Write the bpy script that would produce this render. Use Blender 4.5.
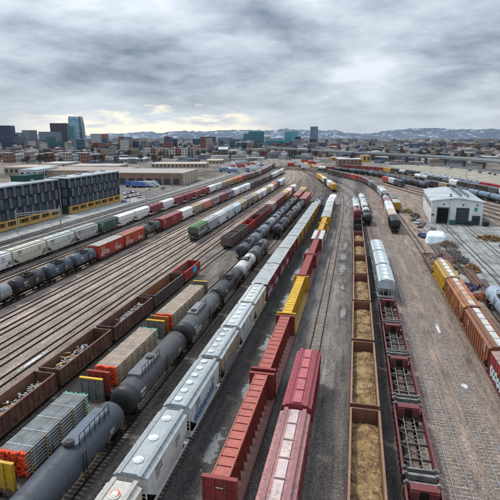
import bpy, math, random
from mathutils import Vector, Matrix
R = math.radians
scene = bpy.context.scene
for o in list(bpy.data.objects):
    bpy.data.objects.remove(o, do_unlink=True)
COL = scene.collection

# ------------------------------------------------------------------ camera
# world: +Y runs along the yard tracks, z = 0 is the ground, metres
CAM_H, CAM_F, PITCH, YAW = 32.0, 465.0, 13.5423, 12.61
cam_data = bpy.data.cameras.new('camera')
cam = bpy.data.objects.new('camera', cam_data)
COL.objects.link(cam)
cam_data.sensor_width = 36.0
cam_data.lens = 36.0 * CAM_F / 500.0
cam_data.clip_start = 0.5
cam_data.clip_end = 80000.0
cam.location = (0, 0, CAM_H)
cam.rotation_euler = (R(90 - PITCH), 0, R(YAW))
scene.camera = cam

# ------------------------------------------------------------------ sky, sun, exposure
SUN_EL, SUN_AZ = 58.0, -60.0          # azimuth from +Y towards +X
world = bpy.data.worlds.new('World')
scene.world = world
world.use_nodes = True
wn, wl = world.node_tree.nodes, world.node_tree.links
wn.clear()


def wnode(t, **k):
    n = wn.new(t)
    for a, b in k.items():
        setattr(n, a, b)
    return n


def wmath(op, a, b=None, clamp=False):
    n = wn.new('ShaderNodeMath')
    n.operation = op
    n.use_clamp = clamp
    for i, x in enumerate((a, b)):
        if x is None:
            continue
        if isinstance(x, (int, float)):
            n.inputs[i].default_value = x
        else:
            wl.new(x, n.inputs[i])
    return n.outputs[0]


def wmix(fac, a, b):
    n = wn.new('ShaderNodeMix')
    n.data_type = 'RGBA'
    for i, x in ((0, fac), (6, a), (7, b)):
        if isinstance(x, (int, float)):
            n.inputs[i].default_value = x
        elif isinstance(x, tuple):
            n.inputs[i].default_value = x
        else:
            wl.new(x, n.inputs[i])
    return n.outputs[2]


def wramp(fac, stops):
    n = wn.new('ShaderNodeValToRGB')
    e = n.color_ramp.elements
    while len(e) < len(stops):
        e.new(0.5)
    for i, (p, c) in enumerate(stops):
        e[i].position = p
        e[i].color = c if isinstance(c, tuple) else (c, c, c, 1)
    wl.new(fac, n.inputs[0])
    return n.outputs[0]


sky = wnode('ShaderNodeTexSky', sky_type='NISHITA', sun_disc=False)
sky.sun_elevation = R(SUN_EL)
sky.sun_rotation = R(SUN_AZ)
sky.altitude = 1600
sky.dust_density = 2.0
tc = wnode('ShaderNodeTexCoord')
sep = wnode('ShaderNodeSeparateXYZ')
wl.new(tc.outputs['Generated'], sep.inputs[0])
zc = wmath('MAXIMUM', sep.outputs[2], 0.0)
den = wmath('ADD', zc, 0.20)
cu = wmath('DIVIDE', sep.outputs[0], den)
cv = wmath('DIVIDE', sep.outputs[1], den)
cmb = wnode('ShaderNodeCombineXYZ')
wl.new(cu, cmb.inputs[0])
wl.new(cv, cmb.inputs[1])


def wnoise(vec, scale, detail, rough, dist=0.0, off=0.0):
    mp = wn.new('ShaderNodeMapping')
    mp.inputs['Location'].default_value = (off, off * 0.7, 0)
    wl.new(vec, mp.inputs[0])
    n = wn.new('ShaderNodeTexNoise')
    n.inputs['Scale'].default_value = scale
    n.inputs['Detail'].default_value = detail
    n.inputs['Roughness'].default_value = rough
    n.inputs['Distortion'].default_value = dist
    wl.new(mp.outputs[0], n.inputs['Vector'])
    return n.outputs[0]


n_big = wnoise(cmb.outputs[0], 0.95, 6, 0.55, 0.2, 5.9)
n_fin = wnoise(cmb.outputs[0], 2.6, 8, 0.62, 0.15, 12.4)
cl = wmath('ADD', wmath('MULTIPLY', n_big, 0.70), wmath('MULTIPLY', n_fin, 0.30))
cloud = wramp(cl, [(0.38, (0.105, 0.13, 0.16, 1)), (0.44, (0.19, 0.22, 0.26, 1)),
                   (0.51, (0.30, 0.335, 0.375, 1)), (0.64, (0.50, 0.535, 0.575, 1))])
# a paler, thinner cloud base towards the horizon and a warm gap under it on the downtown side
hz = wramp(zc, [(0.0, 1.0), (0.04, 0.7), (0.12, 0.0)])
cloud = wmix(wmath('MULTIPLY', hz, 0.60), cloud, (0.54, 0.58, 0.625, 1))
az_l = wmath('ADD', wmath('MULTIPLY', sep.outputs[0], -0.413), wmath('MULTIPLY', sep.outputs[1], 0.911))
warm = wmath('MULTIPLY', wramp(az_l, [(0.962, 0.0), (0.992, 1.0)]),
             wramp(wmath('ADD', zc, wmath('MULTIPLY', wmath('SUBTRACT', n_fin, 0.5), 0.16)),
                   [(0.0, 1.0), (0.022, 0.9), (0.050, 0.0)]))
cloud = wmix(wmath('MULTIPLY', warm, 0.9), cloud, (1.12, 0.96, 0.68, 1))
# overcast vault: brighter overhead than at the horizon
vault = wmath('ADD', wmath('MULTIPLY', zc, 1.3), 0.80)
cb = wnode('ShaderNodeVectorMath', operation='SCALE')
wl.new(cloud, cb.inputs[0])
wl.new(vault, cb.inputs['Scale'])
bg_sky = wnode('ShaderNodeBackground')
wl.new(sky.outputs[0], bg_sky.inputs[0])
bg_sky.inputs[1].default_value = 0.10
bg_cl = wnode('ShaderNodeBackground')
wl.new(cb.outputs[0], bg_cl.inputs[0])
bg_cl.inputs[1].default_value = 1.0
mx = wnode('ShaderNodeMixShader')
mx.inputs[0].default_value = 0.94
wl.new(bg_sky.outputs[0], mx.inputs[1])
wl.new(bg_cl.outputs[0], mx.inputs[2])
wo = wnode('ShaderNodeOutputWorld')
wl.new(mx.outputs[0], wo.inputs[0])

sd = bpy.data.lights.new('sun', 'SUN')
sd.energy = 1.5
sd.angle = R(12)
sd.color = (1.0, 0.95, 0.88)
sun = bpy.data.objects.new('sun', sd)
COL.objects.link(sun)
sv = Vector((math.sin(R(SUN_AZ)) * math.cos(R(SUN_EL)), math.cos(R(SUN_AZ)) * math.cos(R(SUN_EL)), math.sin(R(SUN_EL))))
sun.rotation_euler = sv.to_track_quat('Z', 'Y').to_euler()
sun.location = (0, 0, 200)

scene.view_settings.view_transform = 'Standard'
scene.view_settings.look = 'None'
scene.view_settings.gamma = 1.0
scene.view_settings.exposure = 0.86
scene.render.engine = 'CYCLES'
scene.cycles.max_bounces = 5
scene.cycles.diffuse_bounces = 1
scene.cycles.volume_bounces = 0

# ------------------------------------------------------------------ helpers
_p = R(PITCH)
_c, _s = math.cos(_p), math.sin(_p)
_yw = R(YAW)


def ground(x, y, z=0.0):
    """photo pixel (500 px frame) -> point of the plane at height z (used to survey the site)"""
    a, b = x - 250, 250 - y
    X, Y, Z = a, CAM_F * _c + b * _s, -CAM_F * _s + b * _c
    t = (z - CAM_H) / Z
    X *= t
    Y *= t
    return (X * math.cos(_yw) - Y * math.sin(_yw), X * math.sin(_yw) + Y * math.cos(_yw))


def bearing(x, D):
    """point at forward distance D on the bearing of photo column x (near the horizon)"""
    X = (x - 250) / 478.3 * D
    return (X * math.cos(_yw) - D * math.sin(_yw), X * math.sin(_yw) + D * math.cos(_yw))


def height_at(y, D):
    return CAM_H + (138 - y) / 478.3 * D


class MB:
    def __init__(s):
        s.v, s.f = [], []

    def hexa(s, p):
        b = len(s.v)
        s.v += p
        s.f += [(b, b + 3, b + 2, b + 1), (b + 4, b + 5, b + 6, b + 7), (b, b + 1, b + 5, b + 4),
                (b + 1, b + 2, b + 6, b + 5), (b + 2, b + 3, b + 7, b + 6), (b + 3, b, b + 4, b + 7)]
        return s

    def box(s, x0, x1, y0, y1, z0, z1):
        return s.hexa([(x0, y0, z0), (x1, y0, z0), (x1, y1, z0), (x0, y1, z0),
                       (x0, y0, z1), (x1, y0, z1), (x1, y1, z1), (x0, y1, z1)])

    def bar(s, p0, p1, w, h):
        a, b = Vector(p0), Vector(p1)
        d = (b - a).normalized()
        up = Vector((0, 0, 1)) if abs(d.z) < 0.95 else Vector((1, 0, 0))
        n = d.cross(up).normalized() * (w / 2)
        u = n.cross(d).normalized() * (h / 2)
        q = []
        for c in (a, b):
            q += [tuple(c - n - u), tuple(c + n - u), tuple(c + n + u), tuple(c - n + u)]
        return s.hexa(q)

    def prism(s, prof, a0, a1, axis='x'):
        n, b = len(prof), len(s.v)
        for a in (a0, a1):
            for (u, w) in prof:
                s.v.append((a, u, w) if axis == 'x' else (u, a, w) if axis == 'y' else (u, w, a))
        s.f.append(tuple(b + i for i in range(n)))
        s.f.append(tuple(b + n + i for i in reversed(range(n))))
        for i in range(n):
            j = (i + 1) % n
            s.f.append((b + i, b + n + i, b + n + j, b + j))
        return s

    def cyl(s, p0, p1, r, n=8, r1=None, cap=True):
        a, b_ = Vector(p0), Vector(p1)
        d = (b_ - a).normalized()
        up = Vector((0, 0, 1)) if abs(d.z) < 0.9 else Vector((1, 0, 0))
        e1 = d.cross(up).normalized()
        e2 = d.cross(e1)
        r1 = r if r1 is None else r1
        b = len(s.v)
        for c, rr in ((a, r), (b_, r1)):
            for i in range(n):
                t = 2 * math.pi * i / n
                s.v.append(tuple(c + e1 * (rr * math.cos(t)) + e2 * (rr * math.sin(t))))
        for i in range(n):
            j = (i + 1) % n
            s.f.append((b + i, b + j, b + n + j, b + n + i))
        if cap:
            s.f.append(tuple(b + i for i in reversed(range(n))))
            s.f.append(tuple(b + n + i for i in range(n)))
        return s

    def lathe(s, prof, cy, cz, n):
        """prof: (x, r) along the x axis"""
        rings = []
        for (x, r) in prof:
            if r < 1e-4:
                rings.append([len(s.v)])
                s.v.append((x, cy, cz))
            else:
                k = len(s.v)
                rings.append(list(range(k, k + n)))
                for i in range(n):
                    t = 2 * math.pi * i / n
                    s.v.append((x, cy + r * math.cos(t), cz + r * math.sin(t)))
        for A, B in zip(rings, rings[1:]):
            for i in range(n):
                j = (i + 1) % n
                if len(A) == 1 and len(B) == 1:
                    continue
                if len(A) == 1:
                    s.f.append((A[0], B[i], B[j]))
                elif len(B) == 1:
                    s.f.append((A[i], B[0], A[j]))
                else:
                    s.f.append((A[i], B[i], B[j], A[j]))
        return s

    def quad(s, a, b, c, d):
        k = len(s.v)
        s.v += [a, b, c, d]
        s.f.append((k, k + 1, k + 2, k + 3))
        return s

    def poly(s, pts):
        k = len(s.v)
        s.v += pts
        s.f.append(tuple(range(k, k + len(pts))))
        return s

    def mesh(s, name, mat=None, smooth=False):
        m = bpy.data.meshes.new(name)
        m.from_pydata(s.v, [], s.f)
        if smooth:
            m.polygons.foreach_set('use_smooth', [True] * len(m.polygons))
            m.set_sharp_from_angle(angle=R(35))
        if mat is not None:
            m.materials.append(mat)
        m.update()
        return m


CACHE = {}


def cached(key, fn, mat, smooth=False):
    k = (key, mat.name)
    if k not in CACHE:
        CACHE[k] = fn().mesh(str(key[0]) if isinstance(key, tuple) else str(key), mat, smooth)
    return CACHE[k]


def link(name, mesh, parent=None, color=None, loc=None, rotz=None):
    o = bpy.data.objects.new(name, mesh)
    COL.objects.link(o)
    if parent is not None:
        o.parent = parent
    if color is not None:
        o.color = (color[0], color[1], color[2], 1)
    if loc is not None:
        o.location = loc
    if rotz is not None:
        o.rotation_euler = (0, 0, rotz)
    return o


def tag(o, label, cat=None, group=None, kind=None):
    o['label'] = label
    if cat:
        o['category'] = cat
    if group:
        o['group'] = group
    if kind:
        o['kind'] = kind
    return o


def thing(name, label, cat, loc=(0, 0, 0), rotz=0.0, group=None):
    o = link(name, None, None, None, loc, rotz)
    o.empty_display_size = 0.5
    return tag(o, label, cat, group)


# ------------------------------------------------------------------ materials
def new_mat(name):
    m = bpy.data.materials.new(name)
    m.use_nodes = True
    nt = m.node_tree
    b = nt.nodes['Principled BSDF']
    return m, nt, b


class NG:
    """small node-graph helper"""
    def __init__(s, nt):
        s.nt = nt

    def inp(s, sock, x):
        if isinstance(x, (int, float)):
            sock.default_value = x
        elif isinstance(x, tuple):
            sock.default_value = x if len(x) == 4 or sock.type == 'VECTOR' else (x[0], x[1], x[2], 1)
        else:
            s.nt.links.new(x, sock)

    def pos(s):
        return s.nt.nodes.new('ShaderNodeNewGeometry').outputs['Position']

    def mapping(s, vec, scale=(1, 1, 1), loc=(0, 0, 0), rot=(0, 0, 0)):
        n = s.nt.nodes.new('ShaderNodeMapping')
        n.inputs['Scale'].default_value = scale
        n.inputs['Location'].default_value = loc
        n.inputs['Rotation'].default_value = rot
        s.nt.links.new(vec, n.inputs[0])
        return n.outputs[0]

    def noise(s, vec, scale, detail=4, rough=0.55, dist=0.0):
        n = s.nt.nodes.new('ShaderNodeTexNoise')
        n.inputs['Scale'].default_value = scale
        n.inputs['Detail'].default_value = detail
        n.inputs['Roughness'].default_value = rough
        n.inputs['Distortion'].default_value = dist
        s.nt.links.new(vec, n.inputs['Vector'])
        return n.outputs[0]

    def voro(s, vec, scale, out='Distance'):
        n = s.nt.nodes.new('ShaderNodeTexVoronoi')
        n.inputs['Scale'].default_value = scale
        s.nt.links.new(vec, n.inputs['Vector'])
        return n.outputs[out]

    def ramp(s, fac, stops, interp='LINEAR'):
        n = s.nt.nodes.new('ShaderNodeValToRGB')
        n.color_ramp.interpolation = interp
        e = n.color_ramp.elements
        while len(e) < len(stops):
            e.new(0.5)
        for i, (p, c) in enumerate(stops):
            e[i].position = p
            e[i].color = (c[0], c[1], c[2], 1) if isinstance(c, tuple) else (c, c, c, 1)
        s.nt.links.new(fac, n.inputs[0])
        return n.outputs[0]

    def mix(s, fac, a, b, mode='MIX'):
        n = s.nt.nodes.new('ShaderNodeMix')
        n.data_type = 'RGBA'
        n.blend_type = mode
        s.inp(n.inputs[0], fac)
        s.inp(n.inputs[6], a)
        s.inp(n.inputs[7], b)
        return n.outputs[2]

    def math(s, op, a, b=0.0, clamp=False):
        n = s.nt.nodes.new('ShaderNodeMath')
        n.operation = op
        n.use_clamp = clamp
        s.inp(n.inputs[0], a)
        s.inp(n.inputs[1], b)
        return n.outputs[0]

    def objcol(s):
        return s.nt.nodes.new('ShaderNodeObjectInfo').outputs['Color']

    def bump(s, h, strength=0.3, dist=0.05):
        n = s.nt.nodes.new('ShaderNodeBump')
        n.inputs['Strength'].default_value = strength
        n.inputs['Distance'].default_value = dist
        s.nt.links.new(h, n.inputs['Height'])
        return n.outputs[0]


def paint_mat(name, rust=(0.085, 0.05, 0.032), amount=0.5, rough=0.5, patches=0.0, rust2=(0.46, 0.18, 0.045), lo=0.74):
    m, nt, b = new_mat(name)
    g = NG(nt)
    P = g.pos()
    hs = nt.nodes.new('ShaderNodeHueSaturation')
    hs.inputs['Saturation'].default_value = 1.02
    nt.links.new(g.objcol(), hs.inputs['Color'])
    base = hs.outputs[0]
    fine = g.noise(P, 1.1, 6, 0.6)
    base = g.mix(1.0, base, g.ramp(fine, [(0.3, lo), (0.7, 1.10)]), 'MULTIPLY')
    streak = g.noise(g.mapping(P, (2.2, 2.2, 0.22)), 1.6, 5, 0.65)
    big = g.noise(P, 0.35, 4, 0.6)
    dm = g.math('MULTIPLY', g.ramp(streak, [(0.47, 0.0), (0.70, 1.0)]), g.ramp(big, [(0.38, 0.15), (0.62, 1.0)]))
    col = g.mix(g.math('MULTIPLY', dm, amount), base, rust)
    spots = g.ramp(g.noise(P, 2.6, 8, 0.75, 0.3), [(0.56, 0.0), (0.66, 1.0)])
    col = g.mix(g.math('MULTIPLY', g.math('MULTIPLY', spots, g.ramp(big, [(0.42, 0.0), (0.58, 1.0)])), amount * 0.9), col, tuple(c * 1.1 for c in rust))
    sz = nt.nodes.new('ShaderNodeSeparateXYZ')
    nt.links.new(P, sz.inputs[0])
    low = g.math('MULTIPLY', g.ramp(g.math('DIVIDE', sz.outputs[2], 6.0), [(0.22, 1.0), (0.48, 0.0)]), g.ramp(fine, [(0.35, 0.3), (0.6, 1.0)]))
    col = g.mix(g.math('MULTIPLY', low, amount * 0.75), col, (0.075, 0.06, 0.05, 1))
    if patches:
        pm = g.ramp(g.noise(P, 0.55, 7, 0.68, 0.6), [(0.47, 0.0), (0.56, 1.0)])
        col = g.mix(g.math('MULTIPLY', pm, patches), col, rust2)
    g.inp(b.inputs['Base Color'], col)
    g.inp(b.inputs['Roughness'], g.ramp(fine, [(0.3, rough - 0.08), (0.7, rough + 0.2)]))
    return m


def flat_mat(name, col, rough=0.8, var=0.25, scale=1.5, metal=0.0, bump=0.0, detail=5):
    m, nt, b = new_mat(name)
    g = NG(nt)
    n = g.noise(g.pos(), scale, detail, 0.62)
    c = g.mix(1.0, (col[0], col[1], col[2], 1), g.ramp(n, [(0.28, 1 - var), (0.72, 1 + var)]), 'MULTIPLY')
    g.inp(b.inputs['Base Color'], c)
    b.inputs['Roughness'].default_value = rough
    b.inputs['Metallic'].default_value = metal
    if rough > 0.6:
        b.inputs['Specular IOR Level'].default_value = 0.12
    if bump:
        nt.links.new(g.bump(n, bump), b.inputs['Normal'])
    return m


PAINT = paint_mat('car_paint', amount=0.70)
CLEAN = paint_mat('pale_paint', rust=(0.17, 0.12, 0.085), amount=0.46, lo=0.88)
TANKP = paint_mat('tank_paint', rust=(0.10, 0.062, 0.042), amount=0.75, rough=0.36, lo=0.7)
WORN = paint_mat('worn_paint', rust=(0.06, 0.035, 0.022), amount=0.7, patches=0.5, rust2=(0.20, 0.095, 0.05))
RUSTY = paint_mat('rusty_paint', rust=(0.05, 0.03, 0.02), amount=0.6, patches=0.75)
STEEL = flat_mat('dark_steel', (0.020, 0.017, 0.016), 0.65, 0.4, 2.0)
WHEEL = flat_mat('wheel_steel', (0.075, 0.058, 0.048), 0.55, 0.35, 2.0)
GRATE = flat_mat('galvanised_grating', (0.30, 0.31, 0.31), 0.6, 0.3, 4.0)
RAILM = flat_mat('rail_rust', (0.036, 0.023, 0.018), 0.65, 0.3, 0.6)
RAILS = flat_mat('rail_steel', (0.34, 0.355, 0.38), 0.32, 0.3, 0.7, metal=0.6)
OLDSTEEL = flat_mat('weathered_steel', (0.19, 0.18, 0.175), 0.75, 0.55, 1.8)
TIE = flat_mat('tie_timber', (0.26, 0.22, 0.19), 0.95, 0.6, 1.9)
PIPE = flat_mat('pipe_steel', (0.27, 0.29, 0.29), 0.42, 0.35, 0.8, metal=0.25)
PIPE2 = flat_mat('pipe_tan', (0.46, 0.36, 0.28), 0.6, 0.35, 0.9)
ORANGE = flat_mat('orange_cap', (0.80, 0.085, 0.025), 0.5, 0.25, 3.0)
TEAL = flat_mat('teal_cap', (0.10, 0.42, 0.28), 0.5, 0.25, 3.0)
WOOD = flat_mat('dunnage_wood', (0.46, 0.30, 0.11), 0.85, 0.3, 3.0)
GREYWOOD = flat_mat('weathered_board', (0.16, 0.155, 0.145), 0.9, 0.4, 1.4)
YELLOW = flat_mat('yellow_paint', (0.72, 0.42, 0.03), 0.5, 0.2, 2.0)
SPRAY = flat_mat('spray_paint', (1, 1, 1), 0.6, 0.1, 2.0)
CONC = flat_mat('concrete', (0.34, 0.345, 0.34), 0.85, 0.45, 0.5, detail=9)
BRUSH = flat_mat('brushwood', (0.16, 0.09, 0.035), 0.9, 0.5, 1.2)


def objpaint(name, rough=0.75, var=0.18, scale=0.3):
    m, nt, b = new_mat(name)
    g = NG(nt)
    n = g.noise(g.pos(), scale, 5, 0.6)
    hs = nt.nodes.new('ShaderNodeHueSaturation')
    hs.inputs['Saturation'].default_value = 1.08
    nt.links.new(g.objcol(), hs.inputs['Color'])
    g.inp(b.inputs['Base Color'], g.mix(1.0, hs.outputs[0], g.ramp(n, [(0.3, 1 - var), (0.7, 1 + var)]), 'MULTIPLY'))
    b.inputs['Roughness'].default_value = rough
    if rough > 0.6:
        b.inputs['Specular IOR Level'].default_value = 0.15
    return m


WALLM = objpaint('facade')
ROOFM = objpaint('roofing', 0.85, 0.22, 0.12)
SPRAYC = objpaint('spray_colour', 0.55, 0.1, 2.0)
CARBODY = objpaint('vehicle_paint', 0.3, 0.08, 1.0)
GLASS, _nt, _b = new_mat('window_glass')
_g = NG(_nt)
_g.inp(_b.inputs['Base Color'], _g.mix(_g.noise(_g.pos(), 0.35, 3, 0.6), (0.012, 0.018, 0.028), (0.06, 0.08, 0.10)))
_b.inputs['Roughness'].default_value = 0.15
CURTAIN, _nt, _b = new_mat('curtain_wall_glass')
_g = NG(_nt)
_g.inp(_b.inputs['Base Color'], _g.mix(1.0, _g.objcol(), _g.ramp(_g.noise(_g.pos(), 0.06, 4, 0.6), [(0.3, 0.7), (0.7, 1.3)]), 'MULTIPLY'))
_b.inputs['Roughness'].default_value = 0.12
_b.inputs['Metallic'].default_value = 0.1
_b.inputs['Specular IOR Level'].default_value = 0.4

# gravel load
GRAVEL, _nt, _b = new_mat('gravel_load')
_g = NG(_nt)
_P = _g.pos()
_c1 = _g.ramp(_g.noise(_P, 0.8, 7, 0.66), [(0.34, (0.07, 0.045, 0.028)), (0.45, (0.20, 0.125, 0.06)), (0.56, (0.34, 0.22, 0.10)), (0.70, (0.45, 0.34, 0.20))])
_c1 = _g.mix(1.0, _c1, _g.ramp(_g.noise(_P, 13.0, 5, 0.75), [(0.34, 0.6), (0.5, 0.97), (0.66, 1.3)]), 'MULTIPLY')
_g.inp(_b.inputs['Base Color'], _c1)
_b.inputs['Roughness'].default_value = 0.95
_nt.links.new(_g.bump(_g.noise(_P, 11, 4, 0.7), 0.5, 0.08), _b.inputs['Normal'])
COAL = flat_mat('coal_load', (0.030, 0.031, 0.034), 0.7, 0.6, 4.0, bump=0.6)
SCRAP = flat_mat('scrap_load', (0.42, 0.42, 0.42), 0.8, 0.6, 1.6)
RUBBLE = flat_mat('white_rubble', (0.42, 0.43, 0.44), 0.85, 0.7, 1.4)
SNOW = flat_mat('old_snow', (0.60, 0.61, 0.63), 0.85, 0.35, 2.5)

# yard ground: ballast, cinders and dirt in bands along the tracks
YARD, _nt, _b = new_mat('yard_ground')
_g = NG(_nt)
_P = _g.pos()
_sx = _nt.nodes.new('ShaderNodeSeparateXYZ')
_nt.links.new(_P, _sx.inputs[0])
_wob = _g.math('MULTIPLY', _g.math('SUBTRACT', _g.noise(_g.mapping(_P, (0.30, 0.06, 0.3)), 1.0, 6, 0.62), 0.5), 4.5)
_xx = _g.math('ADD', _sx.outputs[0], _wob)
_u = _g.math('DIVIDE', _g.math('ADD', _xx, 130.0), 200.0)


def _b_(x):
    return (x + 130.0) / 200.0


PINK, TAN = (0.445, 0.365, 0.322), (0.33, 0.27, 0.235)
_band = _g.ramp(_u, [(_b_(-128), (0.30, 0.28, 0.26)), (_b_(-92), (0.27, 0.25, 0.235)), (_b_(-72), TAN), (_b_(-62), PINK),
                     (_b_(-44), (0.36, 0.295, 0.25)), (_b_(-38), (0.22, 0.20, 0.18)), (_b_(-26), (0.18, 0.155, 0.138)), (_b_(-19), (0.15, 0.136, 0.128)),
                     (_b_(-14.5), (0.085, 0.082, 0.08)), (_b_(-11.5), (0.125, 0.12, 0.116)), (_b_(-7.5), (0.25, 0.235, 0.22)),
                     (_b_(-2.2), (0.27, 0.245, 0.228)), (_b_(-0.8), (0.23, 0.212, 0.20)), (_b_(1.5), (0.13, 0.122, 0.118)), (_b_(5.2), (0.13, 0.117, 0.11)),
                     (_b_(9.5), (0.31, 0.25, 0.215)), (_b_(22), (0.33, 0.262, 0.225)), (_b_(45), (0.28, 0.24, 0.21))])
_fine = _g.noise(_P, 3.4, 10, 0.84)
_mid = _g.math('ADD', _g.math('MULTIPLY', _g.noise(_g.mapping(_P, (1.0, 0.25, 1.0)), 0.55, 6, 0.65), 0.5), _g.math('MULTIPLY', _g.noise(_g.mapping(_P, (1.5, 0.035, 1.0)), 1.0, 6, 0.7), 0.5))
_c2 = _g.mix(1.0, _g.mix(1.0, _band, (0.88, 0.87, 0.86), 'MULTIPLY'), _g.ramp(_fine, [(0.33, 0.22), (0.5, 0.92), (0.67, 1.85)]), 'MULTIPLY')
_c2 = _g.mix(1.0, _c2, _g.ramp(_mid, [(0.36, 0.38), (0.5, 0.98), (0.64, 1.6)]), 'MULTIPLY')
# oil stains and cinder patches
_st = _g.ramp(_g.noise(_g.mapping(_P, (0.75, 0.24, 0.5), (7, 3, 0)), 1.0, 7, 0.65, 0.3), [(0.60, 0.0), (0.70, 1.0)])
_c2 = _g.mix(_g.math('MULTIPLY', _st, 0.62), _c2, (0.045, 0.042, 0.042))
# pale gravel stones
_sp = _g.ramp(_g.voro(_P, 3.0), [(0.0, 1.0), (0.17, 0.0)])
_c2 = _g.mix(_g.math('MULTIPLY', _sp, 0.7), _c2, (0.56, 0.52, 0.48))
_g.inp(_b.inputs['Base Color'], _c2)
_b.inputs['Roughness'].default_value = 0.93
_b.inputs['Specular IOR Level'].default_value = 0.08
_nt.links.new(_g.bump(_g.noise(_P, 9.0, 5, 0.75), 0.7, 0.12), _b.inputs['Normal'])

# city ground beyond
TERR, _nt, _b = new_mat('city_ground')
_g = NG(_nt)
_P = _g.pos()
_c3 = _g.ramp(_g.noise(_P, 0.012, 8, 0.68), [(0.34, (0.05, 0.052, 0.058)), (0.44, (0.12, 0.11, 0.10)), (0.51, (0.24, 0.20, 0.165)), (0.57, (0.13, 0.135, 0.145)), (0.70, (0.38, 0.37, 0.36))])
_c3 = _g.mix(1.0, _c3, _g.ramp(_g.noise(_P, 0.15, 6, 0.7), [(0.3, 0.6), (0.7, 1.4)]), 'MULTIPLY')
_g.inp(_b.inputs['Base Color'], _c3)
_b.inputs['Roughness'].default_value = 0.95
_b.inputs['Specular IOR Level'].default_value = 0.08
GRASS = flat_mat('dry_grass', (0.30, 0.285, 0.235), 0.95, 0.4, 0.12)
PAVE, _nt, _b = new_mat('pad_concrete')
_g = NG(_nt)
_P = _g.pos()
_c4 = _g.mix(1.0, (0.285, 0.295, 0.29, 1), _g.ramp(_g.noise(_P, 0.22, 9, 0.7), [(0.34, 0.55), (0.5, 0.98), (0.66, 1.3)]), 'MULTIPLY')
_c4 = _g.mix(1.0, _c4, _g.ramp(_g.noise(_g.mapping(_P, (1.1, 0.05, 1)), 1.0, 7, 0.7), [(0.38, 0.55), (0.52, 1.0), (0.66, 1.25)]), 'MULTIPLY')
_c4 = _g.mix(_g.math('MULTIPLY', _g.ramp(_g.noise(_P, 0.6, 7, 0.7, 0.5), [(0.58, 0.0), (0.68, 1.0)]), 0.6), _c4, (0.10, 0.095, 0.09))
_c4 = _g.mix(1.0, _c4, _g.ramp(_g.noise(_P, 3.5, 6, 0.75), [(0.35, 0.7), (0.65, 1.25)]), 'MULTIPLY')
_g.inp(_b.inputs['Base Color'], _c4)
_b.inputs['Roughness'].default_value = 0.9
_b.inputs['Specular IOR Level'].default_value = 0.1
ASPH = flat_mat('asphalt', (0.075, 0.076, 0.080), 0.9, 0.3, 0.2)
PALEROAD = flat_mat('pale_road', (0.25, 0.245, 0.24), 0.9, 0.5, 0.35, detail=9)


def soft_edge(name, col, rough, spec, r0, r1, amp, nscale):
    """ground film (water, mud, snow) that thins out raggedly towards its rim"""
    m, nt, b = new_mat(name)
    g = NG(nt)
    tcn = nt.nodes.new('ShaderNodeTexCoord')
    q = g.mapping(tcn.outputs['Generated'], (2, 2, 0), (-1, -1, 0))
    ln = nt.nodes.new('ShaderNodeVectorMath')
    ln.operation = 'LENGTH'
    nt.links.new(q, ln.inputs[0])
    n = g.noise(g.pos(), nscale, 7, 0.66, 0.4)
    d = g.math('ADD', ln.outputs['Value'], g.math('MULTIPLY', g.math('SUBTRACT', n, 0.5), amp))
    g.inp(b.inputs['Base Color'], g.mix(1.0, (col[0], col[1], col[2], 1), g.ramp(n, [(0.3, 0.7), (0.7, 1.25)]), 'MULTIPLY'))
    b.inputs['Roughness'].default_value = rough
    b.inputs['Specular IOR Level'].default_value = spec
    g.inp(b.inputs['Alpha'], g.ramp(d, [(r0, 1.0), (r1, 0.0)]))
    return m


MUD = soft_edge('wet_mud', (0.085, 0.078, 0.073), 0.5, 0.3, 0.05, 0.9, 1.9, 0.8)
WATER = soft_edge('puddle_water', (0.20, 0.195, 0.185), 0.06, 1.0, 0.42, 0.58, 2.6, 0.7)
PATCH = soft_edge('snow_patch', (0.62, 0.63, 0.65), 0.85, 0.2, 0.35, 0.6, 1.9, 1.6)

# foothills with snow
HILL, _nt, _b = new_mat('foothills')
_g = NG(_nt)
_P = _g.pos()
_sn = _g.ramp(_g.noise(_g.mapping(_P, (1, 0.35, 1.0)), 0.0030, 12, 0.74, 1.2), [(0.51, 0.0), (0.62, 0.9)])
_g.inp(_b.inputs['Base Color'], _g.mix(_sn, (0.035, 0.065, 0.12), (0.38, 0.45, 0.54)))
_b.inputs['Roughness'].default_value = 0.95

# ------------------------------------------------------------------ ground and tracks
rnd = random.Random(11)


def sheet(name, pts, z, mat, label, kind='structure'):
    m = MB().poly([(x, y, z) for x, y in pts]).mesh(name, mat)
    return tag(link(name, m), label, kind=kind)


sheet('ground', [(-20000, -300), (20000, -300), (20000, 19000), (-20000, 19000)], -0.03, TERR, 'flat city ground reaching to the foothills')
yp = [(-100, -20), (62, -20), (75, 120), (112, 200), (104, 270), (90, 330), (60, 430), (20, 500), (-40, 620), (-100, 760),
      (-140, 760), (-118, 600), (-100, 480), (-94, 400), (-92, 300), (-92, 150), (-96, 60)]
sheet('yard_ground', yp, 0.0, YARD, 'ballast and cinder ground of the rail yard')

RAIL_TOP = 0.22
TRACKS = {}


def smooth_pts(pts, step=4.0):
    """Catmull-Rom through the survey points, resampled"""
    P = [Vector((x, y)) for x, y in pts]
    P = [P[0] * 2 - P[1]] + P + [P[-1] * 2 - P[-2]]
    out = []
    for i in range(1, len(P) - 2):
        a, b, c, d = P[i - 1], P[i], P[i + 1], P[i + 2]
        n = max(2, int((c - b).length / step))
        for k in range(n):
            t = k / n
            out.append(0.5 * (2 * b + (c - a) * t + (2 * a - 5 * b + 4 * c - d) * t * t + (3 * b - a - 3 * c + d) * t ** 3))
    out.append(P[-2])
    return out


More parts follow.
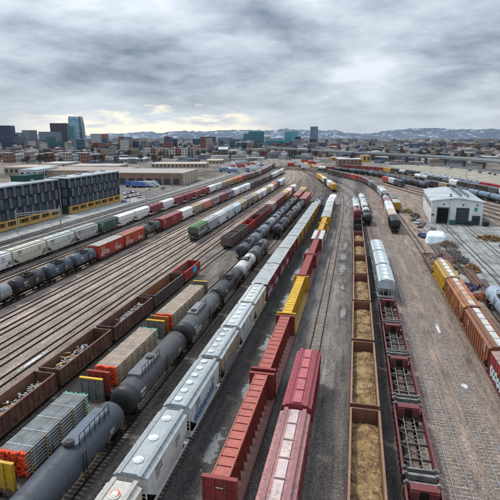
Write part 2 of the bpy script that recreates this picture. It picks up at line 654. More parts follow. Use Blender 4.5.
class Track:
    def __init__(s, pts):
        s.p = smooth_pts(pts)
        s.s = [0.0]
        for a, b in zip(s.p, s.p[1:]):
            s.s.append(s.s[-1] + (b - a).length)

    def at(s, d):
        d = max(0.0, min(s.s[-1] - 1e-3, d))
        lo, hi = 0, len(s.s) - 1
        while hi - lo > 1:
            m = (lo + hi) // 2
            if s.s[m] <= d:
                lo = m
            else:
                hi = m
        t = (d - s.s[lo]) / (s.s[hi] - s.s[lo])
        return s.p[lo].lerp(s.p[hi], t), (s.p[hi] - s.p[lo]).normalized()

    def s_at_y(s, y):
        for i in range(len(s.p) - 1):
            a, b = s.p[i].y, s.p[i + 1].y
            if (a <= y <= b) or (b <= y <= a):
                return s.s[i] + (s.s[i + 1] - s.s[i]) * (y - a) / (b - a if b != a else 1)
        return s.s[-1]


TIE_MESH = MB().box(-0.115, 0.115, -1.3, 1.3, 0, 0.075).mesh('tie', TIE)


def build_track(key, pts, label, ties=(20, 200), railmat=RAILM, singles=0, y_to=None, z=0.0):
    t = Track(pts)
    TRACKS[key] = t
    root = link('railway_track', None)
    tag(root, label, kind='structure')
    for side in (-1, 1):
        mb = MB()
        n = len(t.p)
        prof = ((-0.075, 0.0), (-0.05, 0.16), (-0.038, 0.22), (0.038, 0.22), (0.05, 0.16), (0.075, 0.0))
        for i, p in enumerate(t.p):
            d = (t.p[min(i + 1, n - 1)] - t.p[max(i - 1, 0)]).normalized()
            nx = Vector((d.y, -d.x))
            for (u, w) in prof:
                q = p + nx * (side * 0.755 + u)
                mb.v.append((q.x, q.y, w + z))
        k = len(prof)
        for i in range(n - 1):
            for j in range(k):
                a, b = i * k + j, i * k + (j + 1) % k
                mb.f.append((a, a + k, b + k, b))
        link('rail', mb.mesh('rail', railmat), root)
    if ties:
        s0, s1 = t.s_at_y(ties[0]), t.s_at_y(ties[1])
        mb = MB()
        d, cnt = s0, 0
        r2 = random.Random(len(TRACKS))
        while d < s1:
            p, v = t.at(d)
            ang = math.atan2(v.y, v.x) + r2.uniform(-0.015, 0.015)
            if cnt < singles:
                link('tie', TIE_MESH, root, None, (p.x, p.y, -0.050 + r2.uniform(-0.022, 0.02)), ang)
            else:
                c, s_ = math.cos(ang), math.sin(ang)
                zt = 0.022 + r2.uniform(-0.022, 0.02)
                pts8 = []
                for zz in (-0.03, zt):
                    for (a, b) in ((-0.115, -1.3), (0.115, -1.3), (0.115, 1.3), (-0.115, 1.3)):
                        pts8.append((p.x + a * c - b * s_, p.y + a * s_ + b * c, zz))
                mb.hexa(pts8)
            cnt += 1
            d += 0.56
        if mb.f:
            o = link('ties', mb.mesh('ties', TIE), root)
            o['kind'] = 'stuff'
    return t


THROAT = (-92, 620)
build_track('T1', [(-83.3, 60), (-83.3, 200), (-83, 330), (-82, 395), (-86, 473), (-99, 585), (-125, 720)], 'railway track under the train nearest the dark modular building', ties=None)
build_track('T1b', [(-78.5, 60), (-78.5, 200), (-78, 330), (-77, 400), (-80, 473), (-92, 585), (-118, 720)], 'empty railway track just right of the farthest left train', ties=None)
build_track('T1c', [(-88.2, 60), (-88.2, 200), (-88, 330), (-87.5, 395), (-92, 473), (-106, 585), (-132, 720)], 'empty railway track just left of the farthest left train', ties=None)
build_track('T2', [(-65.9, 40), (-65.7, 200), (-64.5, 330), (-66, 435), (-74, 520), (-90, 620)], 'railway track under the train of tank cars and red boxcars', ties=None)
build_track('T2b', [(-70.6, 40), (-70.5, 200), (-69.5, 330), (-71, 435), (-80, 520), (-96, 620)], 'empty railway track just left of the tank and boxcar train', ties=None)
for i, X in enumerate((-61, -57, -53, -49.1, -45, -41)):
    nm = ('first', 'second', 'third', 'fourth', 'fifth', 'sixth')[i]
    build_track('E%d' % (i + 1), [(X, 25), (X, 200), (X, 300), (X - 2 + i * 0.4, 370), (X - 12, 460), (X - 30, 600)],
                nm + ' bare railway track right of the tank and boxcar train', ties=None)
build_track('G', [(-36.9, 15), (-36.8, 105), (-35.6, 145), (-35.4, 250), (-38, 330), (-50, 430), (-75, 600)], 'railway track under the dark gondolas with scrap')
build_track('P', [(-29.6, 15), (-29.4, 70), (-28.6, 105), (-28.1, 140), (-28.1, 260), (-31, 330), (-45, 430), (-72, 600)], 'railway track under the pipe flatcars')
build_track('K', [(-24.3, 10), (-24.4, 100), (-23.9, 150), (-23.4, 250), (-27, 330), (-41, 430), (-70, 600)], 'railway track under the big grey tank cars')
build_track('H', [(-17.1, 10), (-17.0, 100), (-16.4, 160), (-16.3, 240), (-20, 320), (-36, 430), (-66, 600)], 'railway track under the white covered hoppers')
build_track('C', [(-9.7, 10), (-9.6, 160), (-10.2, 210), (-10.4, 260), (-16, 330), (-33, 430), (-64, 600)], 'railway track under the red centre beam cars')
build_track('Y', [(-11.2, 285), (-17.6, 321), (-26.4, 367), (-33.7, 394), (-48, 460), (-70, 570)], 'curved railway track under the short yellow ended train', ties=None)
build_track('B', [(-4.8, 10), (-4.7, 120), (-4.9, 200), (-7, 270), (-14, 340), (-32, 440)], 'railway track under the two pink hoppers')
build_track('Q', [(2.3, 10), (2.3, 90), (1.8, 150), (1.3, 207), (-1.5, 260), (-10, 315), (-28, 385), (-60, 500), (-84, 610)], 'railway track under the gravel gondolas')
build_track('F', [(7.2, 10), (7.2, 90), (6.6, 130), (5.3, 185), (4.2, 230), (2.2, 275), (-5, 325), (-22, 390), (-54, 500), (-80, 610)], 'railway track under the empty skeleton flatcars')
build_track('R1', [(11.2, 10), (11.2, 100), (10.6, 150), (9.6, 210), (8.2, 260), (3.5, 310), (-8, 365), (-30, 430), (-60, 530)], 'bare railway track right of the skeleton flatcars', railmat=RAILS, singles=150)
build_track('R2', [(15.5, 10), (15.5, 110), (14.4, 164), (14.9, 212), (15.6, 257), (13.5, 295), (10.1, 324), (5.2, 354), (-3.8, 380), (-15.2, 409), (-40, 470), (-75, 600)],
            'bare railway track second right of the skeleton flatcars', railmat=RAILS, singles=150)
build_track('W', [(20.3, 10), (20.3, 130), (19.2, 180), (18.6, 215), (19, 250), (18, 300), (12, 350), (0, 395), (-30, 465)], 'railway track under the rusty brown hoppers')
build_track('X', [(27.2, 10), (27.2, 98)], 'short railway track under the pale blue tank car')
S1 = [(-75, 560), (-30, 522), (0, 498), (28, 466), (46, 434), (62, 392), (75, 345), (88, 300), (100, 255), (112, 205)]


def offset_pts(pts, d):
    out = []
    for i, (x, y) in enumerate(pts):
        a, b = pts[max(i - 1, 0)], pts[min(i + 1, len(pts) - 1)]
        v = Vector((b[0] - a[0], b[1] - a[1])).normalized()
        out.append((x + v.y * d, y - v.x * d))
    return out


for k, (key, off) in enumerate((('S1', 0), ('S1a', 6), ('S1b', 12), ('S1c', 20), ('S3', 28), ('S2', 36), ('S4', 42), ('S5', 48), ('S6', 54))):
    nm = ('farthest', 'second farthest', 'third farthest', 'fourth farthest', 'fifth farthest', 'sixth farthest', 'seventh farthest', 'eighth farthest', 'ninth farthest')[k]
    build_track(key, offset_pts(S1, off), nm + ' of the curving railway tracks behind the white shed', ties=None)

# ------------------------------------------------------------------ rail cars
def ladder(mb, x, y0, y1, z0, z1, n, axis='y'):
    """rungs between two stiles; axis 'y' lies in an end plane, 'x' in a side plane"""
    if axis == 'y':
        for y in (y0, y1):
            mb.box(x - 0.025, x + 0.025, y - 0.025, y + 0.025, z0, z1)
        for i in range(n):
            z = z0 + (z1 - z0) * (i + 0.5) / n
            mb.box(x - 0.02, x + 0.02, y0, y1, z - 0.02, z + 0.02)
    else:
        for q in (y0, y1):
            mb.box(q - 0.025, q + 0.025, x - 0.025, x + 0.025, z0, z1)
        for i in range(n):
            z = z0 + (z1 - z0) * (i + 0.5) / n
            mb.box(y0, y1, x - 0.02, x + 0.02, z - 0.02, z + 0.02)
    return mb


def truck_frame():
    mb = MB()
    for y in (-1.02, 1.02):
        mb.prism([(-1.15, 0.42), (-1.15, 0.66), (-0.5, 0.74), (0.5, 0.74), (1.15, 0.66), (1.15, 0.42), (0.75, 0.42), (0.35, 0.20), (-0.35, 0.20), (-0.75, 0.42)], y - 0.08, y + 0.08, 'y')
    mb.box(-0.22, 0.22, -1.0, 1.0, 0.4, 0.72)
    for x in (-0.85, 0.85):
        mb.cyl((x, -0.95, 0.42), (x, 0.95, 0.42), 0.08, 6)
    return mb


def wheel_mesh():
    return MB().cyl((0, -0.07, 0), (0, 0.07, 0), 0.42, 14)


def truck_far():
    mb = MB()
    for x in (-0.85, 0.85):
        for y in (-0.755, 0.755):
            mb.cyl((x, y - 0.07, 0.42), (x, y + 0.07, 0.42), 0.42, 8)
    for y in (-1.0, 1.0):
        mb.box(-1.1, 1.1, y - 0.08, y + 0.08, 0.35, 0.66)
    mb.box(-0.2, 0.2, -1, 1, 0.4, 0.7)
    return mb


def running_gear(root, L, lod, inset=1.9):
    for sx in (-1, 1):
        x = sx * (L / 2 - inset)
        if lod == 0:
            t = link('truck', cached('truck', truck_frame, STEEL), root, None, (x, 0, 0))
            for wx in (-0.85, 0.85):
                for wy in (-0.755, 0.755):
                    link('wheel', cached('wheel', wheel_mesh, WHEEL, True), t, None, (wx, wy, 0.42))
        else:
            link('truck', cached('truck_far', truck_far, STEEL), root, None, (x, 0, 0))
        if lod < 2:
            link('coupler', cached('coupler', lambda: MB().box(-0.45, 0.15, -0.09, 0.09, 0.72, 0.92).box(0.1, 0.38, -0.17, 0.17, 0.66, 0.98), STEEL), root, None,
                 (sx * (L / 2 - 0.3), 0, 0), 0 if sx > 0 else math.pi)


def blob_letters(seed, x0, x1, z0, z1, w):
    """free-hand stroke outlines, flat spray paint in the x-z plane"""
    r = random.Random(seed)
    mb = MB()
    n = max(5, int((x1 - x0) / ((z1 - z0) * 0.5)))
    cw = (x1 - x0) / n
    hh = z1 - z0
    for i in range(n):
        cx = x0 + cw * (i + 0.5)
        zb, zh = z0 + hh * r.uniform(0, 0.25), hh * r.uniform(0.55, 1.0)
        pts, t0 = [], r.uniform(0, 6.28)
        for q in range(7):
            t0 += r.uniform(0.5, 1.5)
            pts.append((cx + cw * 0.62 * math.cos(t0) * r.uniform(0.5, 1), zb + zh * (0.5 + 0.5 * math.sin(t0) * r.uniform(0.5, 1))))
        for a, b in zip(pts, pts[1:]):
            d = Vector((b[0] - a[0], b[1] - a[1]))
            if d.length < 0.05:
                continue
            d.normalize()
            nn = Vector((-d.y, d.x)) * (w * r.uniform(0.7, 1.2) / 2)
            e = d * (w * 0.35)
            q = [(a[0] - e.x + nn.x, a[1] - e.y + nn.y), (a[0] - e.x - nn.x, a[1] - e.y - nn.y), (b[0] + e.x - nn.x, b[1] + e.y - nn.y), (b[0] + e.x + nn.x, b[1] + e.y + nn.y)]
            mb.poly([(x, r.uniform(0, 0.004), z) for x, z in q])
    return mb


def graffiti(root, side, W, x0, x1, z0, z1, cols, seed):
    """side -1 = local -y (faces world +X)"""
    y = side * (W / 2 + 0.016)
    for k, c in enumerate(cols):
        wd = (0.34, 0.17, 0.07)[k] * (z1 - z0) / 1.4
        m = blob_letters(seed, x0, x1, z0, z1, wd).mesh('graffiti', SPRAYC)
        link('graffiti', m, root, c, (0, y + side * 0.008 * k, 0))


def covered_hopper(root, L, col, roof, lod, style='round3', ribs=True, mat=PAINT, hatchcol=None, sill=None, walk=None):
    W = 3.06
    hb = round(L / 2 - 0.45, 2)
    key = (L, style, ribs)
    zt = 4.12
    slope = min(2.1, hb * 0.36)

    def body():
        mb = MB()
        zb = 1.2
        prof = [(-hb, zt), (-hb, 2.75), (-hb + slope, zb), (hb - slope, zb), (hb, 2.75), (hb, zt)]
        if style in ('smooth', 'trough_smooth'):
            q = [(-1.30, 2.2), (-W / 2, 2.75), (-W / 2, 3.7), (-1.42, zt), (1.42, zt), (W / 2, 3.7), (W / 2, 2.75), (1.30, 2.2)]
            mb.prism(q, -hb, hb, 'x')
            mb.prism([(-hb, 2.74), (-hb + slope, zb), (hb - slope, zb), (hb, 2.74)], -1.36, 1.36, 'y')
        else:
            mb.prism(prof, -W / 2, W / 2, 'y')
        return mb
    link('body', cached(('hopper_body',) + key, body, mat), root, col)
    rp = [(-W / 2 - 0.03, zt), (-W / 2 - 0.03, zt + 0.08), (-0.72, zt + 0.44), (0.72, zt + 0.44), (W / 2 + 0.03, zt + 0.08), (W / 2 + 0.03, zt)]
    link('roof', cached(('hopper_roof',) + key, lambda: MB().prism(rp, -hb - 0.05, hb + 0.05, 'x'), mat), root, roof)
    nch = 3 if L > 13 else 2

    def chute():
        w = (2 * (hb - slope)) / nch * 0.46
        return MB().hexa([(-0.35, -0.6, 0.45), (0.35, -0.6, 0.45), (0.35, 0.6, 0.45), (-0.35, 0.6, 0.45), (-w, -1.25, 1.22), (w, -1.25, 1.22), (w, 1.25, 1.22), (-w, 1.25, 1.22)])
    if lod < 2:
        for i in range(nch):
            x = -(hb - slope) + 2 * (hb - slope) * (i + 0.5) / nch
            link('discharge_chute', cached(('chute', L), chute, mat), root, tuple(c * 0.8 for c in col), (x, 0, 0))
    if lod < 2:
        mc = (0.06, 0.06, 0.07) if sum(col) > 1.0 else (0.62, 0.6, 0.56)
        flat_marks(root, W, -hb + 1.6, 3.1, mc, int(L * 3) % 5)
        flat_marks(root, W, hb - 3.2, 2.9, mc, int(L * 7) % 5, 0.8)
    # roof hatches
    hc = hatchcol or roof
    ht = zt + 0.44
    if style in ('round3', 'smooth'):
        n = 3 if lod < 2 else 3
        for i in range(n):
            x = -hb + 2 * hb * (i + 0.5) / n
            link('hatch', cached(('hatch_round', lod), lambda: MB().cyl((0, 0, 0), (0, 0, 0.13), 0.46, 18 if lod == 0 else 10).cyl((0, 0, 0.13), (0, 0, 0.18), 0.30, 12), mat, True), root, hc, (x, 0, ht))
    elif style == 'round10':
        n = max(5, int(2 * hb / 1.7))
        if lod == 2:
            n = 4
        for i in range(n):
            x = -hb + 2 * hb * (i + 0.5) / n
            link('hatch', cached(('hatch_wide', lod), lambda: MB().cyl((0, 0, 0), (0, 0, 0.16), 0.42, 16 if lod == 0 else 10), mat, True), root, hc, (x, 0.18 if lod == 0 else 0, ht))
    else:
        n = max(4, int(2 * hb / 2.4)) if lod < 2 else 3
        seg = 2 * hb / n
        for i in range(n):
            x = -hb + seg * (i + 0.5)
            link('hatch', cached(('hatch_trough', round(seg, 2)), lambda: MB().box(-seg * 0.45, seg * 0.45, -0.42, 0.42, 0, 0.15).box(-seg * 0.47, -seg * 0.43, -0.5, 0.5, 0, 0.2), mat), root, hc, (x, 0, ht))
    if lod < 2:
        for sy in (-1, 1):
            link('roof_walkway', cached(('walkway', L), lambda: MB().box(-hb - 0.3, hb + 0.3, -0.2, 0.2, 0, 0.05), mat), root, walk or tuple(c * 0.78 for c in roof), (0, sy * 0.95, zt + 0.46))
        if lod == 0:
            for sy in (-1, 1):
                for i in range(int(2 * hb / 1.2) + 1):
                    x = -hb + i * 1.2 + 0.1
                    link('walkway_bracket', cached('bracket', lambda: MB().box(-0.03, 0.03, -0.22, 0.22, 0, 0.05), mat), root, tuple(c * 0.7 for c in roof), (x, sy * 1.08, zt + 0.37))
        for sy in (-1, 1):
            link('side_sill', cached(('sill', L), lambda: MB().box(-L / 2 + 0.15, L / 2 - 0.15, -0.07, 0.07, 1.0, 1.22), mat), root, sill or col, (0, sy * (W / 2 + 0.02), 0))
        if ribs:
            n = int(2 * hb / 1.15)
            for sy in (-1, 1):
                for i in range(n + 1):
                    x = -hb + 0.06 + (2 * hb - 0.12) * i / n
                    e = hb - abs(x)
                    zb = 2.75 - (2.75 - 1.22) * min(1, e / slope)
                    k = round(zb, 1)
                    link('side_rib', cached(('rib', k), lambda: MB().box(-0.05, 0.05, -0.06, 0.06, k, zt), mat), root, col, (x, sy * (W / 2 + 0.03), 0))
        for sx in (-1, 1):
            def endf():
                mb = MB()
                mb.box(0, 0.95, -1.45, 1.45, 1.0, 1.16)
                for y in (-1.38, -0.5, 0.5, 1.38):
                    mb.box(0.55, 0.65, y - 0.05, y + 0.05, 1.1, 2.9)
                ladder(mb, 0.75, -1.4, -0.95, 1.1, 4.0, 7)
                ladder(mb, 0.75, 0.95, 1.4, 1.1, 4.0, 7)
                mb.bar((0.6, -1.38, 2.8), (0.6, 1.38, 2.8), 0.08, 0.1)
                mb.bar((0.0, -0.5, 1.1), (0.6, -0.5, 2.6), 0.08, 0.08).bar((0.0, 0.5, 1.1), (0.6, 0.5, 2.6), 0.08, 0.08)
                return mb
            link('end_platform', cached('hopper_end', endf, mat), root, sill or col, (sx * (hb - 0.55), 0, 0), 0 if sx > 0 else math.pi)
    running_gear(root, L, lod)


def lettering(root, rad, zc_, hb, L, col):
    """small stencilled marks on both flanks of a tank"""
    def marks(sy):
        r = random.Random(int(L * 10))
        mb = MB()
        for (x0, n, dz, h) in ((-hb + 2.0, 6, 0.35, 0.26), (-hb + 2.0, 9, -0.02, 0.13), (-hb + 2.0, 7, -0.22, 0.13), (hb - 3.6, 8, 0.2, 0.12), (hb - 3.6, 9, 0.0, 0.12), (hb - 3.6, 6, -0.2, 0.12)):
            for i in range(n):
                w = h * r.uniform(0.35, 0.62)
                xa = x0 + i * h * 0.85
                ya = lambda z: sy * (math.sqrt(rad * rad - z * z) + 0.012)
                mb.quad((xa, ya(dz), zc_ + dz), (xa + w, ya(dz), zc_ + dz), (xa + w, ya(dz + h), zc_ + dz + h), (xa, ya(dz + h), zc_ + dz + h))
        return mb
    for sy in (-1, 1):
        o = link('stencil_marks', cached(('marks', L, sy, rad), lambda: marks(sy), SPRAYC), root, col)
        o['kind'] = 'stuff'


def flat_marks(root, W, x0, z0, col, seed, scale=1.0, sides=(-1, 1)):
    def marks():
        r = random.Random(seed)
        mb = MB()
        for (n, dz, h) in ((5, 0.55, 0.34), (7, 0.15, 0.26), (9, -0.1, 0.12), (8, -0.3, 0.12)):
            for i in range(n):
                xa = i * h * 0.85 * scale
                mb.quad((xa, 0, dz * scale), (xa + h * r.uniform(0.4, 0.62) * scale, 0, dz * scale), (xa + h * 0.5 * scale, 0, (dz + h) * scale), (xa, 0, (dz + h) * scale))
        return mb
    for sy in sides:
        o = link('stencil_marks', cached(('fmarks', seed, scale), marks, SPRAYC), root, col, (x0, sy * (W / 2 + 0.012), z0))
        o['kind'] = 'stuff'


def tank_car(root, L, col, lod, head=None, walkway=False, platform=True, reflect=True, band=None, dome=None, sign=False, rad=1.55, wk=(-0.4, 5.8), dome_x=-1.2):
    hb = L / 2 - 0.55
    zc_ = 1.15 + rad
    n = (36, 20, 12)[lod]
    hd = 0.62

    def shell():
        return MB().lathe([(-hb + hd + 0.004, rad), (hb - hd - 0.004, rad)], 0, zc_, n)

    def headm(sx):
        pr = [(sx * (hb - hd), rad)]
        for i in range(1, 7):
            a = math.pi / 2 * i / 6
            pr.append((sx * (hb - hd + hd * math.sin(a)), rad * math.cos(a) if i < 6 else 0))
        if head and lod < 2:
            pr = [(sx * (hb - hd - 1.0), rad + 0.006)] + [(pr[0][0], rad + 0.006)] + pr[1:]
        if sx > 0:
            return MB().lathe(pr, 0, zc_, n)
        return MB().lathe(pr[::-1], 0, zc_, n)
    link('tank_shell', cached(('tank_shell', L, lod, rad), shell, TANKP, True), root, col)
    for sx in (-1, 1):
        link('tank_head', cached(('tank_head', L, lod, sx, bool(head), rad), lambda: headm(sx), TANKP, True), root, head or col)
    if band:
        link('tank_band', cached(('tank_band', L, lod), lambda: MB().lathe([(-0.9, rad + 0.008), (0.9, rad + 0.008)], 0, zc_, n), PAINT, True), root, band)
    if lod < 2:
        def seams():
            mb = MB()
            k = max(3, int(hb / 1.5))
            for i in range(1, k):
                x = -hb + 2 * hb * i / k
                mb.lathe([(x - 0.03, rad), (x - 0.02, rad + 0.012), (x + 0.02, rad + 0.012), (x + 0.03, rad)], 0, zc_, n)
            return mb
        o = link('weld_seams', cached(('seams', L, lod, rad), seams, PAINT, True), root, tuple(c * 0.7 for c in col))
        o['kind'] = 'stuff'
        lettering(root, rad, zc_, hb, L, (0.6, 0.6, 0.58) if sum(col) < 0.9 else (0.05, 0.05, 0.06))
    zt = zc_ + rad
    dc = dome or tuple(c * 0.6 for c in col)
    link('manway', cached(('manway', lod), lambda: MB().cyl((0, 0, -0.12), (0, 0, 0.32), 0.5, 18 if lod == 0 else 8).cyl((0, 0, 0.32), (0, 0, 0.42), 0.40, 12), PAINT, True), root, dc, (dome_x if walkway else 0, 0, zt))
    if lod < 2 and platform:
        if walkway:
            w0, w1 = wk

            def plat():
                mb = MB().box(w0, w1, -0.72, 0.72, 0.14, 0.20)
                mb.box(w0, w1, -0.80, -0.72, -0.3, 0.20).box(w0, w1, 0.72, 0.80, -0.3, 0.20).box(w0 - 0.08, w0, -0.8, 0.8, -0.2, 0.2).box(w1, w1 + 0.08, -0.8, 0.8, -0.2, 0.2)
                return mb

            def rails():
                mb = MB()
                y = -0.95
                for i in range(7):
                    x = w0 + 0.2 + i * (w1 - w0 - 0.4) / 6
                    mb.bar((x, y, -0.25), (x, y, 1.0), 0.05, 0.05)
                mb.bar((w0 + 0.2, y, 1.0), (w1 - 0.2, y, 1.0), 0.05, 0.05).bar((w0 + 0.2, y, 0.5), (w1 - 0.2, y, 0.5), 0.04, 0.04)
                return mb
            link('walkway', cached(('tank_walkway', L), plat, PAINT), root, tuple(min(1, c * 2.3) for c in col), (0, 0, zt))
            link('railing', cached(('tank_railing', L), rails, STEEL), root, None, (0, 0, zt))
        else:
            def plat2():
                mb = MB().box(-1.5, 1.5, -1.15, -0.62, 0.02, 0.08).box(-1.5, 1.5, 0.62, 1.15, 0.02, 0.08)
                mb.box(-1.5, -0.9, -0.62, 0.62, 0.02, 0.08).box(0.9, 1.5, -0.62, 0.62, 0.02, 0.08)
                return mb

            def rails2():
                mb = MB()
                for y in (-1.15, 1.15):
                    for x in (-1.5, -0.75, 0, 0.75, 1.5):
                        mb.bar((x, y, -0.3), (x, y, 0.85), 0.05, 0.05)
                    mb.bar((-1.5, y, 0.85), (1.5, y, 0.85), 0.05, 0.05)
                for x in (-1.5, 1.5):
                    mb.bar((x, -1.15, 0.85), (x, 1.15, 0.85), 0.05, 0.05)
                return mb
            link('walkway', cached('tank_platform', plat2, GRATE if lod == 0 else STEEL), root, None, (0, 0, zt))
            link('railing', cached('tank_rail2', rails2, STEEL), root, None, (0, 0, zt))
    if lod < 2:
        for sy in (-1, 1):
            link('ladder', cached('tank_ladder', lambda: ladder(MB(), 0, -0.25, 0.25, 0.9, 4.2, 11, 'x'), STEEL), root, None, (0.6, sy * (rad + 0.08), 0))

        def under():
            mb = MB().box(-L / 2 + 0.2, L / 2 - 0.2, -0.32, 0.32, 0.72, 1.02)
            for sx in (-1, 1):
                x = sx * (L / 2 - 1.9)
                mb.prism([(-1.35, 1.75), (-1.0, 0.95), (1.0, 0.95), (1.35, 1.75), (0.9, 1.4), (0, 1.2), (-0.9, 1.4)], x - 0.2, x + 0.2, 'x')
                x0, x1 = sorted((sx * (L / 2 - 1.1), sx * (L / 2 - 0.15)))
                mb.box(x0, x1, -1.4, 1.4, 0.98, 1.1)
                xe = sx * (L / 2 - 0.2)
                ladder(mb, xe, -1.4, -0.9, 1.1, 2.2, 3)
                mb.bar((xe, -1.4, 2.1), (xe, 1.4, 2.1), 0.06, 0.06)
                mb.bar((xe, 1.4, 1.1), (xe, 1.4, 2.1), 0.05, 0.05)
            return mb
        link('underframe', cached(('tank_under', L), under, STEEL), root)
        if reflect:
            k = max(4, int(hb * 2 / 2.4))
            for sy in (-1, 1):
                for i in range(k):
                    x = -hb + 1.0 + (2 * hb - 2.0) * i / (k - 1)
                    zz = zc_ - 0.55
                    yy = sy * (math.sqrt(rad ** 2 - 0.55 ** 2) + 0.012)
                    o = link('reflector', cached('reflector', lambda: MB().box(-0.06, 0.06, -0.012, 0.012, -0.24, 0.24), YELLOW), root, None, (x, yy, zz))
                    o.rotation_euler = (sy * -math.atan2(0.55, 1.45), 0, 0)
        if sign:
            o = link('placard', cached('placard', lambda: MB().box(-1.1, 1.1, -0.015, 0.015, -0.28, 0.28), SNOW), root, None, (-hb + 3.4, -(rad + 0.03), zc_ - 0.2))
            for i in range(9):
                link('stencil', cached('stencil', lambda: MB().box(-0.06, 0.06, -0.01, 0.01, -0.14, 0.14), GLASS), o, None, (-0.85 + i * 0.21, -0.022, 0))
    else:
        link('underframe', cached(('tank_under2', L), lambda: MB().box(-L / 2 + 0.2, L / 2 - 0.2, -0.5, 0.5, 0.72, 1.25).box(-L / 2 + 0.2, -L / 2 + 0.9, -1.3, 1.3, 0.95, 1.1).box(L / 2 - 0.9, L / 2 - 0.2, -1.3, 1.3, 0.95, 1.1), STEEL), root)
    running_gear(root, L, lod)


def boxcar(root, L, col, roof, lod, door=None, mat=PAINT, zt=4.25):
    W = 3.1
    hb = L / 2 - 0.35
    link('body', cached(('box_body', L, zt), lambda: MB().box(-hb, hb, -W / 2, W / 2, 1.08, zt), mat), root, col)

    def rf():
        return MB().prism([(-W / 2 - 0.05, zt), (-W / 2 - 0.05, zt + 0.08), (0, zt + 0.30), (W / 2 + 0.05, zt + 0.08), (W / 2 + 0.05, zt)], -hb - 0.04, hb + 0.04, 'x')
    link('roof', cached(('box_roof', L, zt), rf, mat), root, roof)
    if lod < 2:
        def ribr():
            k = MB()
            k.prism([(-W / 2 - 0.06, 0.08), (-W / 2 - 0.06, 0.12), (0, 0.35), (W / 2 + 0.06, 0.12), (W / 2 + 0.06, 0.08), (0, 0.30)], -0.04, 0.04, 'x')
            return k
        n = int(2 * hb / 1.25)
        for i in range(n + 1):
            link('roof_rib', cached('box_roofrib', ribr, mat), root, roof, (-hb + 2 * hb * i / n, 0, zt))
        for sy in (-1, 1):
            n = int(2 * hb / 1.05)
            for i in range(n + 1):
                x = -hb + 0.05 + (2 * hb - 0.1) * i / n
                if abs(x) < 1.6:
                    continue
                link('side_rib', cached(('box_rib', zt), lambda: MB().box(-0.07, 0.07, -0.05, 0.05, 1.1, zt - 0.02), mat), root, col, (x, sy * (W / 2 + 0.04), 0))
            d = link('door', cached(('box_door', zt), lambda: MB().box(-1.5, 1.5, -0.06, 0.06, 1.15, zt - 0.1), mat), root, door or col, (0, sy * (W / 2 + 0.07), 0))
            for k in range(5):
                link('door_rib', cached('door_rib', lambda: MB().box(-1.45, 1.45, -0.03, 0.03, -0.06, 0.06), mat), d, door or col, (0, sy * 0.08, 1.55 + k * 0.58))
            link('side_sill', cached(('box_sill', L), lambda: MB().box(-hb, hb, -0.06, 0.06, 0.85, 1.12), mat), root, tuple(c * 0.6 for c in col), (0, sy * (W / 2 + 0.01), 0))
        for sx in (-1, 1):
            def ends():
                mb = MB()
                for i in range(9):
                    z = 1.35 + i * 0.34
                    mb.prism([(0, z - 0.1), (0.09, z), (0, z + 0.1)], -W / 2 + 0.15, W / 2 - 0.15, 'y')
                ladder(mb, 0.16, -1.5, -1.05, 1.0, zt, 8)
                return mb
            link('end_panel', cached(('box_end', zt), ends, mat), root, col, (sx * (hb + 0.003), 0, 0), 0 if sx > 0 else math.pi)
    if lod < 2:
        flat_marks(root, W + 0.01, -hb + 1.3, 2.7, (0.66, 0.64, 0.6), int(L * 3) % 5, 1.1)
        flat_marks(root, W + 0.01, 2.1, 2.6, (0.66, 0.64, 0.6), int(L * 5) % 5, 0.9)
    running_gear(root, L, lod)


